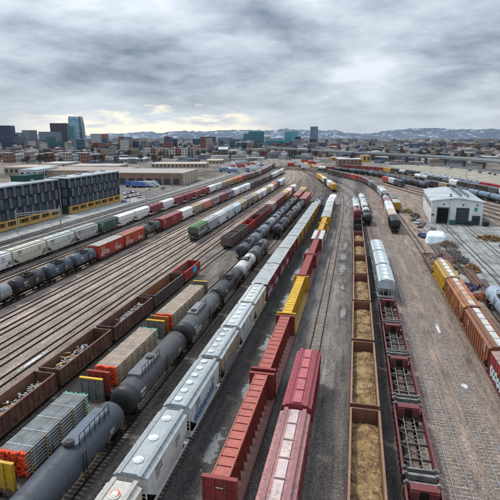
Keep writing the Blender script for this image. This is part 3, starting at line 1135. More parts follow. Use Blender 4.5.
def gondola(root, L, col, lod, depth=2.1, inner=None, ribcol=None, mat=PAINT, ribstep=1.1):
    W, z0 = 3.14, 1.08
    hb = L / 2 - 0.35
    zt = z0 + depth
    inner = inner or tuple(c * 0.8 for c in col)
    link('floor', cached(('gon_floor', L), lambda: MB().box(-hb, hb, -W / 2 + 0.1, W / 2 - 0.1, z0 - 0.15, z0 + 0.05), mat), root, inner)
    for sy in (-1, 1):
        s_ = link('side_wall', cached(('gon_side', L, depth), lambda: MB().box(-hb, hb, -0.04, 0.04, z0 - 0.1, zt), mat), root, col, (0, sy * (W / 2 - 0.12), 0))
        link('inner_lining', cached(('gon_lining', L, depth), lambda: MB().box(-hb + 0.09, hb - 0.09, -0.01, 0.01, z0 + 0.052, zt - 0.12), mat), root, inner, (0, sy * (W / 2 - 0.175), 0))
        link('top_chord', cached(('gon_chord', L), lambda: MB().box(-hb - 0.04, hb + 0.04, -0.11, 0.11, -0.12, 0.02), mat), root, ribcol or col, (0, sy * (W / 2 - 0.09), zt))
        if lod < 2:
            n = int(2 * hb / ribstep)
            for i in range(n + 1):
                x = -hb + 0.08 + (2 * hb - 0.16) * i / n
                link('side_rib', cached(('gon_rib', depth), lambda: MB().hexa([(-0.08, -0.03, z0 - 0.1), (0.08, -0.03, z0 - 0.1), (0.08, 0.09, z0 - 0.1), (-0.08, 0.09, z0 - 0.1),
                     (-0.06, -0.03, zt - 0.12), (0.06, -0.03, zt - 0.12), (0.06, 0.05, zt - 0.12), (-0.06, 0.05, zt - 0.12)]), mat), s_, ribcol or col, (x, sy * 0.07, 0), 0 if sy > 0 else math.pi)
            link('side_sill', cached(('gon_sill', L), lambda: MB().box(-hb, hb, -0.09, 0.09, z0 - 0.22, z0 - 0.02), mat), root, col, (0, sy * (W / 2 - 0.04), 0))
    for sx in (-1, 1):
        def endw():
            mb = MB().box(-0.06, 0.04, -W / 2 + 0.19, W / 2 - 0.19, z0 - 0.1, zt - 0.001)
            for i in range(4):
                z = z0 + depth * (i + 0.6) / 4.4
                mb.box(0.04, 0.13, -W / 2 + 0.2, W / 2 - 0.2, z - 0.06, z + 0.06).box(-0.14, -0.06, -W / 2 + 0.2, W / 2 - 0.2, z - 0.06, z + 0.06)
            mb.box(-0.08, 0.12, -W / 2 + 0.2, W / 2 - 0.2, zt - 0.001, zt + 0.03)
            return mb
        link('end_wall', cached(('gon_end', depth), endw, mat), root, col, (sx * (hb - 0.05), 0, 0), 0 if sx > 0 else math.pi)
    running_gear(root, L, lod)


def stone(mb, x, y, z, q, r):
    b = len(mb.v)
    a, c = q * r.uniform(0.7, 1.4), q * r.uniform(0.7, 1.4)
    t = r.uniform(0, 1.57)
    ca, sa = math.cos(t), math.sin(t)
    mb.v += [(x + a * ca, y + a * sa, z), (x - c * sa, y + c * ca, z), (x - a * ca, y - a * sa, z), (x + c * sa, y - c * ca, z), (x + r.uniform(-.3, .3) * q, y + r.uniform(-.3, .3) * q, z + q * r.uniform(0.5, 0.9))]
    mb.f += [(b, b + 1, b + 4), (b + 1, b + 2, b + 4), (b + 2, b + 3, b + 4), (b + 3, b, b + 4)]


def heap(L, W, h0, h1, seed, nx=46, ny=12, wall=0.25):
    """bulk load surface, closed below"""
    r = random.Random(seed)
    waves = [(r.uniform(0.3, 1.1), r.uniform(0.5, 1.6), r.uniform(0, 6.28), r.uniform(0.015, 0.05)) for _ in range(7)]
    mb = MB()
    for i in range(nx + 1):
        for j in range(ny + 1):
            x = -L / 2 + L * i / nx
            y = -W / 2 + W * j / ny
            e = min(1.0, (L / 2 - abs(x)) / 1.6)
            f = 1 - (2 * y / W) ** 2
            z = h0 + (h1 - h0) * (0.10 + 0.60 * e + 0.30 * f)
            for (a, b, ph, am) in waves:
                z += am * math.sin(a * x * 2 + b * y * 2 + ph)
            z += r.uniform(-0.09, 0.09)
            mb.v.append((x, y, z))
    for i in range(nx):
        for j in range(ny):
            a = i * (ny + 1) + j
            mb.f.append((a, a + ny + 1, a + ny + 2, a + 1))
    if nx >= 60:
        for _ in range(700):
            x, y, z = mb.v[r.randrange(0, (nx + 1) * (ny + 1))]
            stone(mb, x + r.uniform(-0.15, 0.15), y * 0.96 + r.uniform(-0.08, 0.08), z, r.uniform(0.03, 0.09), r)
    return mb


def lumps(L, W, z, n, seed, size=(0.15, 0.5), hgt=0.5, el=2.2):
    r = random.Random(seed)
    mb = MB()
    for _ in range(n):
        x, y = r.uniform(-L / 2, L / 2), r.uniform(-W / 2, W / 2)
        a = r.uniform(*size)
        l = r.uniform(*size) * el
        d = Vector((r.uniform(-1, 1), r.uniform(-1, 1), r.uniform(-0.4, 0.4))).normalized() * (l / 2)
        c = Vector((x, y, z + r.uniform(0, hgt)))
        mb.bar(c - d, c + d, a * 0.7, a * 0.4)
    return mb


def coal_hopper(root, L, col, lod):
    gondola(root, L, col, lod, depth=2.5, inner=(0.06, 0.06, 0.06), ribcol=tuple(c * 0.8 for c in col))


def centerbeam(root, L, col, lod, deckcol=None, topcol=None):
    W = 3.0
    hb = L / 2 - 0.3
    zd, zt = 1.15, 4.4
    topcol = topcol or col
    deckcol = deckcol or col
    n = max(6, int((2 * hb - 0.8) / 1.25))
    seg = (2 * hb - 0.8) / n
    link('underframe', cached(('cb_under', L), lambda: MB().box(-hb, hb, -W / 2 + 0.1, W / 2 - 0.1, zd - 0.35, zd - 0.08).box(-hb, hb, -0.4, 0.4, zd - 0.6, zd - 0.351), STEEL), root)
    for i in range(n):
        x = -hb + 0.4 + seg * (i + 0.5)
        link('deck_panel', cached(('cb_deck', round(seg, 2)), lambda: MB().hexa([(-seg / 2 + 0.02, -W / 2, zd - 0.09), (seg / 2 - 0.02, -W / 2, zd - 0.09), (seg / 2 - 0.02, W / 2, zd - 0.09), (-seg / 2 + 0.02, W / 2, zd - 0.09),
             (-seg / 2 + 0.02, -W / 2, zd + 0.06), (seg / 2 - 0.02, -W / 2, zd + 0.06), (seg / 2 - 0.02, W / 2, zd + 0.06), (-seg / 2 + 0.02, W / 2, zd + 0.06)]), PAINT), root, deckcol, (x, 0, 0))
        if lod < 2:
            link('top_plate', cached(('cb_top', round(seg, 2)), lambda: MB().box(-seg / 2 + 0.09, seg / 2 - 0.09, -0.64, 0.64, zt - 0.06, zt), PAINT), root, topcol, (x, 0, 0))
    for sy in (-1, 1):
        link('top_chord', cached(('cb_chord', L), lambda: MB().box(-hb + 0.4, hb - 0.4, -0.06, 0.06, zt - 0.25, zt + 0.05), PAINT), root, topcol, (0, sy * 0.71, 0))
        link('side_sill', cached(('cb_sill', L), lambda: MB().box(-hb, hb, -0.06, 0.06, zd - 0.3, zd + 0.03), PAINT), root, col, (0, sy * (W / 2 + 0.065), 0))
    for i in range(n + 1):
        x = -hb + 0.4 + seg * i

        def post():
            mb = MB()
            for sy in (-1, 1):
                mb.hexa([(-0.05, sy * 0.52 - 0.12, zt - 0.12), (0.05, sy * 0.52 - 0.12, zt - 0.12), (0.05, sy * 0.52 + 0.12, zt - 0.12), (-0.05, sy * 0.52 + 0.12, zt - 0.12),
                         (-0.07, sy * 0.62 - 0.22, zd + 0.06), (0.07, sy * 0.62 - 0.22, zd + 0.06), (0.07, sy * 0.62 + 0.22, zd + 0.06), (-0.07, sy * 0.62 + 0.22, zd + 0.06)][::-1])
            mb.box(-0.04, 0.04, -0.45, 0.45, zt - 0.2, zt - 0.07).box(-0.04, 0.04, -0.5, 0.5, zd + 0.9, zd + 1.05)
            return mb
        link('post', cached('cb_post', post, PAINT), root, col, (x, 0, 0))
    if lod < 2:
        for i in range(n):
            x = -hb + 0.4 + seg * i
            link('brace', cached(('cb_brace', round(seg, 2), i % 2), lambda: MB().bar((0.05, 0, zd + 0.1 if i % 2 else zt - 0.3), (seg - 0.05, 0, zt - 0.3 if i % 2 else zd + 0.1), 0.12, 0.12), PAINT), root, col, (x, 0, 0))
    for sx in (-1, 1):
        def bulk():
            mb = MB().box(-0.05, 0.05, -W / 2, W / 2, zd + 0.06, zt)
            for y in (-1.42, -0.5, 0.5, 1.42):
                mb.box(0.05, 0.2, y - 0.08, y + 0.08, zd + 0.06, zt).box(-0.16, -0.05, y - 0.08, y + 0.08, zd + 0.06, zt)
            for z in (zd + 0.2, 2.2, 3.2, zt - 0.08):
                mb.box(0.05, 0.16, -W / 2, W / 2, z - 0.07, z + 0.07)
            mb.box(-0.2, 0.22, -W / 2 - 0.04, W / 2 + 0.04, zt, zt + 0.08)
            return mb
        b = link('bulkhead', cached('cb_bulk', bulk, PAINT), root, col, (sx * (hb - 0.2), 0, 0), 0 if sx > 0 else math.pi)
        if lod == 0:
            link('ladder', cached('cb_ladder', lambda: ladder(MB(), 0.28, 0.9, 1.35, zd, zt, 8), PAINT), b, col)
            link('stencil_plate', cached('cb_plate', lambda: MB().box(0.165, 0.19, -0.3, 0.35, 3.5, 3.6), SNOW), b)
    running_gear(root, L, lod)


def skeleton_flat(root, L, col, lod):
    """empty frame car: side sills with short stakes, braced floor, end platforms"""
    W = 3.1
    hb = L / 2 - 0.3
    zd = 1.15
    grey = (0.33, 0.33, 0.33)
    link('centre_sill', cached(('sk_floor', L), lambda: MB().box(-hb, hb, -0.28, 0.28, zd - 0.42, zd - 0.2), WORN), root, (0.09, 0.065, 0.06))
    link('end_deck', cached(('sk_deck', L), lambda: MB().box(-hb, -hb + 1.25, -W / 2 + 0.1, W / 2 - 0.1, zd - 0.3, zd - 0.2).box(hb - 1.45, hb, -W / 2 + 0.1, W / 2 - 0.1, zd - 0.3, zd - 0.2), STEEL), root)
    for sy in (-1, 1):
        s_ = link('side_wall', cached(('sk_side', L), lambda: MB().box(-hb + 0.3, hb - 0.3, -0.05, 0.05, zd - 0.35, zd + 0.75).box(-hb + 0.3, hb - 0.3, -0.10, 0.10, zd + 0.75, zd + 0.86), PAINT), root, col, (0, sy * (W / 2 - 0.05), 0))
        n = int(2 * hb / 1.0)
        for i in range(n):
            x = -hb + 0.6 + (2 * hb - 1.2) * i / (n - 1)
            link('stake', cached('sk_stake', lambda: MB().box(-0.05, 0.05, 0.052, 0.14, zd - 0.3, zd + 0.74), PAINT), s_, col, (x, 0, 0), 0 if sy > 0 else math.pi)
    n = max(4, int((2 * hb - 2) / 2.2))
    seg = (2 * hb - 2.6) / n
    for i in range(n + 1):
        link('cross_beam', cached('sk_beam', lambda: MB().box(-0.07, 0.07, -W / 2 + 0.11, W / 2 - 0.11, zd - 0.199, zd + 0.06), PAINT), root, (0.20, 0.16, 0.15), (-hb + 1.3 + seg * i, 0, 0))
    for i in range(n):
        for sg in (-1, 1):
            link('brace', cached(('sk_brace', round(seg, 2), sg), lambda: MB().bar((0.1, -1.25 * sg, zd - 0.13 + 0.02 * sg), (seg - 0.1, 1.25 * sg, zd - 0.13 + 0.02 * sg), 0.10, 0.06), PAINT), root, (0.24, 0.22, 0.21), (-hb + 1.3 + seg * i, 0, 0))
    for y in (-0.55, 0.55):
        link('stringer', cached(('sk_string', L), lambda: MB().box(-hb + 1.0, hb - 1.0, -0.05, 0.05, zd + 0.061, zd + 0.11), OLDSTEEL), root, None, (0, y, 0))
    # far end: tall red box bulkhead; near end: grey end sills with knuckles
    link('end_box', cached('sk_endbox', lambda: MB().box(-0.5, 0.35, -1.15, 1.15, zd - 0.1, zd + 1.25).box(-0.62, -0.5, -1.15, -0.4, zd + 0.2, zd + 1.1).box(-0.62, -0.5, 0.4, 1.15, zd + 0.2, zd + 1.1), PAINT), root, col, (hb - 0.9, 0, 0))
    link('end_opening', cached('sk_open', lambda: MB().box(-0.54, -0.5, -0.38, 0.38, zd + 0.05, zd + 1.0), STEEL), root, None, (hb - 0.9, 0, 0))
    for x, w in ((-hb + 0.15, 0.3), (-hb + 0.95, 0.22), (hb - 0.2, 0.3)):
        e = link('end_sill', cached(('sk_sill', w), lambda: MB().box(-w / 2, w / 2, -W / 2 - 0.08, W / 2 + 0.08, zd + 0.87, zd + 1.0).box(-w / 2 + 0.08, w / 2 - 0.08, -W / 2 + 0.2, W / 2 - 0.2, zd + 0.4, zd + 0.869), OLDSTEEL), root, None, (x, 0, 0))
        for y in (-1.35, 1.35):
            link('pocket', cached('sk_pocket', lambda: MB().box(-0.13, 0.13, -0.13, 0.13, zd + 1.001, zd + 1.14), OLDSTEEL), e, None, (0, y, 0))
    running_gear(root, L, lod)


def bulkhead_flat(root, L, col, ncol, fcol, lod, nearmat=PAINT, farmat=GREYWOOD):
    W = 2.95
    hb = L / 2 - 0.3
    zd = 1.15
    link('deck', cached(('bf_deck', L), lambda: MB().box(-hb, hb, -W / 2, W / 2, zd - 0.35, zd), PAINT), root, col)
    for sy in (-1, 1):
        for i in range(int(2 * hb / 1.3)):
            link('stake_pocket', cached('bf_pocket', lambda: MB().box(-0.1, 0.1, -0.05, 0.05, zd - 0.3, zd - 0.02), PAINT), root, col, (-hb + 0.6 + i * 1.3, sy * (W / 2 + 0.05), 0))
    for sx, c, m in ((-1, ncol, nearmat), (1, fcol, farmat)):
        b = link('bulkhead', cached('bf_bulk', lambda: MB().box(-0.06, 0.06, -1.42, 1.42, zd, 3.8), m), root, c, (sx * (hb - 0.25), 0, 0), 0 if sx > 0 else math.pi)
        for y in (-1.36, -0.45, 0.45, 1.36):
            link('post', cached('bf_post', lambda: MB().box(0.06, 0.22, -0.09, 0.09, zd, 3.8).box(-0.2, -0.06, -0.05, 0.05, zd, 3.8), PAINT), b, c, (0, y, 0))
        for z in (1.5, 2.2, 2.9, 3.5):
            link('rail_bar', cached('bf_bar', lambda: MB().box(0.06, 0.16, -1.42, 1.42, -0.06, 0.06), PAINT), b, c, (0, 0, z))
        link('top_beam', cached('bf_top', lambda: MB().box(-0.16, 0.16, -1.5, 1.5, 3.8, 3.95), YELLOW if m is GREYWOOD else PAINT), b, c)
    running_gear(root, L, lod)


def pipe_bundle(label, loc, rotz, L, nx, ny, r, mat, cap0, cap1, group):
    root = thing('pipe_bundle', label, 'pipes', loc, rotz, group)
    w = 2 * r * nx
    for j in range(ny):
        for i in range(nx):
            y = -w / 2 + r + 2 * r * i
            z = 0.10 + r + 2 * r * j
            p = link('pipe', cached(('pipe', L, r), lambda: MB().cyl((-L / 2, 0, 0), (L / 2, 0, 0), r * 0.80, 10), mat, True), root, None, (rnd.uniform(-0.16, 0.16), y + rnd.uniform(-0.012, 0.012), z))
            link('end_cap', cached(('cap', r, 0), lambda: MB().cyl((-0.3, 0, 0), (0.02, 0, 0), r * 1.0, 10), cap0, True), p, None, (-L / 2 - 0.02, 0, 0))
            if j == ny - 1 or i == 0:
                link('end_cap', cached(('cap', r, 1), lambda: MB().cyl((-0.02, 0, 0), (0.2, 0, 0), r * 1.06, 10), cap1, True), p, None, (L / 2 + 0.02, 0, 0))
    k = max(4, int(L / 1.7))
    for i in range(k):
        x = -L / 2 + 0.5 + (L - 1.0) * i / (k - 1)
        link('spacer', cached(('spacer', w), lambda: MB().box(-0.07, 0.07, -w / 2 - 0.10, w / 2 + 0.10, 0, 0.12), WOOD), root, None, (x, 0, 0))
        zt = 0.10 + 2 * r * ny - 0.02
        link('strap', cached(('strap', w, ny, r), lambda: MB().box(-0.03, 0.03, -w / 2 - 0.02, w / 2 + 0.02, zt, zt + 0.015).box(-0.03, 0.03, -w / 2 - 0.03, -w / 2 - 0.005, 0.13, zt + 0.015), SNOW), root, None, (x + 0.35, 0, 0))
    return root


# ------------------------------------------------------------------ placing the trains
ORD = ['first', 'second', 'third', 'fourth', 'fifth', 'sixth', 'seventh', 'eighth', 'ninth', 'tenth', 'eleventh', 'twelfth', 'thirteenth', 'fourteenth', 'fifteenth', 'sixteenth', 'seventeenth',
       'eighteenth', 'nineteenth', 'twentieth'] + ['twenty-' + w for w in ('first', 'second', 'third', 'fourth', 'fifth', 'sixth', 'seventh', 'eighth', 'ninth')] + ['thirtieth'] + ['thirty-' + w for w in ('first', 'second', 'third', 'fourth', 'fifth', 'sixth', 'seventh', 'eighth', 'ninth')]
MAROON, RED, BRICK, SALMON = (0.20, 0.028, 0.038), (0.42, 0.045, 0.03), (0.30, 0.055, 0.04), (0.42, 0.09, 0.07)
WHITE, CREAM, PALE, LGREY, GREYC = (0.72, 0.74, 0.74), (0.62, 0.60, 0.50), (0.50, 0.55, 0.57), (0.40, 0.42, 0.43), (0.19, 0.20, 0.21)
BLACK, NAVY, STEELB, DKGREY = (0.022, 0.024, 0.028), (0.035, 0.055, 0.085), (0.12, 0.18, 0.24), (0.075, 0.085, 0.10)
YEL, TANC, BROWN, DKBR, GREEN = (0.62, 0.34, 0.03), (0.40, 0.29, 0.17), (0.19, 0.085, 0.05), (0.07, 0.05, 0.048), (0.05, 0.11, 0.085)
PINKC, PURPLE, ORANGEC, TEALC = (0.62, 0.20, 0.17), (0.18, 0.07, 0.16), (0.55, 0.16, 0.04), (0.10, 0.42, 0.42)
NAMES = {'hopper': 'covered_hopper', 'tank': 'tank_car', 'box': 'boxcar', 'gon': 'gondola_car', 'coal': 'open_hopper', 'cb': 'centre_beam_car', 'sk': 'skeleton_flatcar', 'flat': 'flatcar'}
CATS = {'hopper': 'hopper car', 'tank': 'tank car', 'box': 'boxcar', 'gon': 'gondola car', 'coal': 'open hopper', 'cb': 'flatcar', 'sk': 'flatcar', 'flat': 'flatcar'}


def place_car(track, y0, y1, kind, label, group, from_s=False):
    t = TRACKS[track]
    s0, s1 = (y0, y1) if from_s else (t.s_at_y(y0), t.s_at_y(y1))
    p, v = t.at((s0 + s1) / 2)
    root = thing(NAMES[kind], label, CATS[kind], (p.x, p.y, RAIL_TOP), math.atan2(v.y, v.x), group)
    return root, abs(s1 - s0)


def rl(x):
    return round(x * 2) / 2 - 0.15 if x > 3 else x



def auto_car(root, L, kind, col, lod, roof=None, seed=0, **k):
    r = random.Random(seed)
    L = round(L, 1)
    if kind == 'hopper':
        covered_hopper(root, L, col, roof or tuple(min(0.8, c * 1.1 + 0.05) for c in col), lod, k.get('style', r.choice(['round3', 'trough', 'round10'])), k.get('ribs', r.random() < 0.6), k.get('mat', CLEAN if sum(col) > 1.2 else PAINT))
    elif kind == 'tank':
        tank_car(root, L, col, lod, k.get('head'), k.get('walkway', False), band=k.get('band'), rad=k.get('rad', 1.55))
    elif kind == 'box':
        boxcar(root, L, col, roof or tuple(min(0.7, c * 0.7 + 0.12) for c in col), lod, k.get('door'))
    elif kind == 'gon':
        gondola(root, L, col, lod, k.get('depth', 2.1))
    elif kind == 'coal':
        coal_hopper(root, L, col, lod)
    elif kind == 'cb':
        centerbeam(root, L, col, lod)
    elif kind == 'sk':
        skeleton_flat(root, L, col, lod)


def string(track, y0, pitch, seq, desc, group, lod_near=1, lod_far_y=175, start=0, side=-1, by_s=None, end='near end'):
    t = TRACKS[track]
    s = t.s_at_y(y0) if by_s is None else by_s
    for i, it in enumerate(seq):
        if it is None:
            s += pitch
            continue
        kind, col, words = it[0], it[1], it[2]
        opt = dict(it[3]) if len(it) > 3 else {}
        L = opt.pop('L', pitch)
        graf = opt.pop('graf', None)
        roof = opt.pop('roof', None)
        root, _ = place_car(track, s, s + L, kind, '%s, %s in %s' % (words, ORD[i + start], desc), group, True)
        p, _v = t.at(s + L / 2)
        lod = lod_near if p.y < lod_far_y else 2
        auto_car(root, L, kind, col, lod, roof, seed=i * 7 + len(track) * 3 + int(y0), **opt)
        if graf:
            W = 3.1 if kind == 'box' else 3.08
            graffiti(root, side, W + 0.16, -L * 0.42, L * 0.36, 1.25 if kind == 'box' else 1.9, 2.7, graf, i + int(s))
        s += L
    return s


H_ = lambda c, w, **k: ('hopper', c, w, k)
T_ = lambda c, w, **k: ('tank', c, w, k)
B_ = lambda c, w, **k: ('box', c, w, k)
GR1 = [(0.7, 0.72, 0.75), (0.12, 0.25, 0.55), (0.75, 0.75, 0.8)]
GR2 = [(0.6, 0.6, 0.6), (0.65, 0.2, 0.25), (0.8, 0.8, 0.75)]
GR3 = [(0.1, 0.1, 0.12), (0.75, 0.75, 0.78), (0.2, 0.45, 0.6)]
GR5 = [(0.50, 0.22, 0.18), (0.60, 0.45, 0.42)]
GR4 = [(0.75, 0.72, 0.68), (0.45, 0.1, 0.1), (0.85, 0.82, 0.8)]

# T1: the train nearest the dark modular building
seq = [H_(WHITE, 'white covered hopper', style='smooth', ribs=False), H_(CREAM, 'cream covered hopper', style='trough_smooth', ribs=False), H_((0.56, 0.60, 0.55), 'pale grey-green covered hopper', style='trough_smooth', ribs=False),
       H_((0.42, 0.42, 0.43), 'weathered grey ribbed hopper', ribs=True, graf=GR4), H_(GREEN, 'dark green covered hopper', ribs=True), H_(WHITE, 'white covered hopper', style='smooth', ribs=False), H_(WHITE, 'white covered hopper', style='smooth', ribs=False),
       H_(MAROON, 'maroon covered hopper'), H_(WHITE, 'white covered hopper', style='smooth', ribs=False), H_(MAROON, 'maroon covered hopper'), H_(MAROON, 'maroon covered hopper'), H_(BRICK, 'brick red covered hopper'),
       H_(MAROON, 'maroon covered hopper'), H_(WHITE, 'white covered hopper'), H_(PALE, 'pale grey covered hopper'), H_(TANC, 'tan graffitied hopper', graf=GR3), H_(TANC, 'tan covered hopper'), H_(ORANGEC, 'orange covered hopper'), H_(ORANGEC, 'orange covered hopper'), H_(BRICK, 'brick red covered hopper')]
fars = [(DKBR, 'dark brown boxcar'), (BROWN, 'brown boxcar'), (BLACK, 'black boxcar'), (TANC, 'tan boxcar'), (DKBR, 'dark brown boxcar'), (MAROON, 'maroon boxcar')]
for i in range(14):
    seq.append(B_(*fars[i % 6]))
string('T1', 82.5, 13.5, seq, 'the farthest left train', 'cars of the farthest left train', lod_far_y=150)
# T2: tank cars and red boxcars
s = string('T2', 65.2, 10.3, [T_((0.25, 0.28, 0.30), 'grey tank car', rad=1.5), T_((0.012, 0.014, 0.018), 'black tank car', rad=1.5), T_((0.035, 0.06, 0.095), 'dark steel blue tank car', rad=1.5), T_((0.06, 0.09, 0.125), 'dark blue-grey tank car', rad=1.5)], 'the tank and boxcar train', 'cars of the tank and boxcar train')
s = string('T2', 0, 14, [B_((0.46, 0.05, 0.025), 'faded red boxcar', graf=GR5, roof=(0.45, 0.42, 0.40)), B_((0.47, 0.06, 0.03), 'bright red graffitied boxcar', graf=GR5, roof=(0.42, 0.16, 0.13)), T_(BLACK, 'black tank car'), B_((0.33, 0.025, 0.03), 'long crimson boxcar', L=19)], 'the tank and boxcar train', 'cars of the tank and boxcar train', start=4, by_s=s)
cols2 = [H_(WHITE, 'white covered hopper'), H_(TANC, 'graffitied grey-brown hopper', graf=GR3), B_(PINKC, 'salmon pink boxcar', roof=(0.6, 0.42, 0.4)), H_(GREYC, 'graffitied grey hopper', graf=GR4), B_(MAROON, 'maroon boxcar'), H_(PURPLE, 'purple graffitied hopper', graf=GR1), H_(WHITE, 'white covered hopper'), H_(PALE, 'pale covered hopper'),
         H_(WHITE, 'white covered hopper'), H_(NAVY, 'navy covered hopper'), H_(BLACK, 'black covered hopper'), H_(DKBR, 'dark brown hopper'), H_(BLACK, 'black covered hopper'), H_(BROWN, 'brown hopper'), H_(NAVY, 'navy hopper'), H_(PALE, 'pale covered hopper'), H_(WHITE, 'white covered hopper'), H_(PALE, 'pale hopper'), H_(LGREY, 'grey covered hopper'), H_(WHITE, 'white covered hopper'), H_(TANC, 'tan hopper')]
string('T2', 0, 13, cols2, 'the tank and boxcar train', 'cars of the tank and boxcar train', start=8, by_s=s, lod_far_y=170)
# T3: string headed by a green hopper (on the fourth bare track)
seq = [H_((0.09, 0.12, 0.09), 'green-topped graffitied hopper', graf=GR1, roof=(0.12, 0.28, 0.10), style='trough'), H_(LGREY, 'grey covered hopper'), H_(WHITE, 'white covered hopper', ribs=True), H_(PALE, 'pale covered hopper'), H_((0.45, 0.55, 0.66), 'pale blue covered hopper'), H_(TANC, 'tan covered hopper'), H_(GREYC, 'grey covered hopper'), H_(TANC, 'tan covered hopper'),
       H_(PALE, 'pale covered hopper'), H_(WHITE, 'white covered hopper'), H_(TANC, 'tan covered hopper'), H_(WHITE, 'white covered hopper'), H_(ORANGEC, 'orange covered hopper'), H_(NAVY, 'navy hopper'), H_(WHITE, 'white covered hopper'), H_(PALE, 'pale hopper')]
string('E4', 136, 12, seq, 'the train with the green-topped near end', 'cars of the train headed by the green-topped hopper', lod_far_y=180)
# T4: coal hoppers, then red and maroon cars
seq = [('coal', (0.16, 0.115, 0.09), 'brown open hopper full of coal'), ('coal', (0.20, 0.14, 0.10), 'tan-brown open hopper full of coal'), ('gon', RED, 'red gondola car', {'depth': 2.4}), ('gon', MAROON, 'maroon gondola car', {'depth': 2.4}), ('coal', BRICK, 'brick red open hopper'), ('coal', BRICK, 'brick red open hopper'),
       B_((0.5, 0.35, 0.33), 'pale red boxcar'), B_(MAROON, 'maroon boxcar'), B_(MAROON, 'maroon boxcar'), B_(MAROON, 'maroon boxcar'), B_(YEL, 'yellow boxcar'), H_(WHITE, 'white covered hopper'), B_(RED, 'red boxcar'), H_(WHITE, 'white covered hopper')]
string('G', 128, 11, seq, 'the train with coal at its near end', 'cars of the train led by coal hoppers', lod_far_y=185)
for k, yy in enumerate((133.5, 144.5, 177.5, 188.5)):
    p, v = TRACKS['G'].at(TRACKS['G'].s_at_y(128) + 5.5 + (0, 11, 44, 55)[k])
    o = link('coal_load', heap(9.4, 2.6, 2.9, 3.6, 40 + k, 24, 8).mesh('coal_load', COAL), None, None, (p.x, p.y, RAIL_TOP), math.atan2(v.y, v.x))
    tag(o, 'black coal heaped in the %s open hopper of the coal train' % ORD[(0, 1, 4, 5)[k]], kind='stuff')
# T5a: black tank cars on the pipe track
seq = [T_(DKGREY, 'dark grey tank car with navy end', head=(0.02, 0.03, 0.05)), T_((0.14, 0.16, 0.18), 'grey tank car'), T_((0.20, 0.24, 0.28), 'blue-grey tank car'), T_((0.32, 0.36, 0.40), 'pale grey tank car'), T_(DKGREY, 'dark grey tank car'), T_(NAVY, 'navy tank car'), T_(BLACK, 'black tank car'), T_(DKGREY, 'dark grey tank car'),
       B_(RED, 'red boxcar'), B_(MAROON, 'maroon boxcar'), B_(YEL, 'yellow boxcar')]
string('P', 115, 14, seq, 'the tank string beyond the pipe flatcars', 'tank cars beyond the pipe flatcars')
# main tank string
GT = 'big grey tank cars'
root, L = place_car('K', 22.5, 41.3, 'tank', 'slate grey tank car with long railed walkway, beside the orange-capped pipes', GT)
tank_car(root, 18.8, (0.045, 0.062, 0.085), 0, None, walkway=True, dome=BLACK, rad=1.62, wk=(0.9, 6.6), dome_x=0.9)
root, L = place_car('K', 41.9, 60.4, 'tank', 'dark grey tank car with black near end, second of the big tank cars', GT)
tank_car(root, 18.5, (0.062, 0.067, 0.078), 0, BLACK, walkway=True, dome=(0.04, 0.045, 0.05), rad=1.62, wk=(-5.2, 0.4), dome_x=-0.9)
root, L = place_car('K', 60.9, 78.8, 'tank', 'grey tank car with black ends and a white placard on its side', GT)
tank_car(root, 17.9, (0.10, 0.105, 0.115), 0, BLACK, walkway=True, dome=BLACK, sign=True, rad=1.62, wk=(-3.4, 1.4), dome_x=-2.6)
root, L = place_car('K', 79.2, 96.2, 'tank', 'black tank car between the placarded grey one and the white one', GT)
tank_car(root, 17.0, (0.03, 0.031, 0.035), 1, BLACK, dome=BLACK)
root, L = place_car('K', 96.6, 110.2, 'tank', 'white tank car with rounded shell among the dark tank cars', GT)
tank_car(root, 13.6, (0.66, 0.68, 0.68), 1, (0.6, 0.62, 0.62), rad=1.5)
root, L = place_car('K', 110.6, 126.8, 'tank', 'dark grey tank car behind the white tank car', GT)
tank_car(root, 16.2, (0.09, 0.095, 0.105), 1, None)
string('K', 145, 14, [T_((0.05, 0.07, 0.10), 'navy-black tank car', head=(0.015, 0.02, 0.03)), T_(DKGREY, 'dark grey tank car'), T_(BLACK, 'black tank car'), T_((0.13, 0.14, 0.16), 'grey tank car'), T_(BLACK, 'black tank car'), B_(MAROON, 'maroon boxcar'), B_(RED, 'red boxcar')], 'the black tank string beside grey boxcar roofs', 'black tank cars left of the grey roofed boxcars')

# white hoppers, then grey-roofed boxcars
GH = 'covered hoppers beside the big tank cars'
root, L = place_car('H', 19.4, 29.8, 'hopper', 'cream hopper with an orange ringed hatch, cut by the bottom edge', GH)
covered_hopper(root, 10.4, (0.60, 0.50, 0.38), (0.52, 0.50, 0.45), 0, 'round3', False, CLEAN, (0.62, 0.58, 0.5))
for x in (-3.3, 0, 3.3):
    link('hatch_ring', cached('hatch_ring', lambda: MB().cyl((0, 0, 0), (0, 0, 0.145), 0.40, 18, cap=True), ORANGE, True), root, None, (x, 0, 4.565))
    link('hatch_lid', cached('hatch_lid', lambda: MB().cyl((0, 0, 0), (0, 0, 0.2), 0.27, 18, cap=True), CLEAN, True), root, (0.7, 0.66, 0.6), (x, 0, 4.565))
root, L = place_car('H', 30.0, 40.3, 'hopper', 'clean white hopper with three round roof hatches', GH)
covered_hopper(root, 10.3, (0.66, 0.66, 0.63), (0.36, 0.40, 0.42), 0, 'round3', False, CLEAN, (0.72, 0.74, 0.74), sill=(0.66, 0.66, 0.63))
root, L = place_car('H', 40.6, 52.0, 'hopper', 'white hopper with blue graffiti along its lower side', GH)
covered_hopper(root, 11.4, (0.60, 0.64, 0.66), (0.38, 0.43, 0.45), 0, 'round10', False, CLEAN, (0.62, 0.66, 0.68))
graffiti(root, -1, 3.2, -4.2, 2.8, 1.75, 2.75, [(0.03, 0.07, 0.22), (0.10, 0.28, 0.62), (0.6, 0.7, 0.8)], 5)
root, L = place_car('H', 52.3, 62.2, 'hopper', 'white roofed hopper with tan panelled side and blue scrawl', GH)
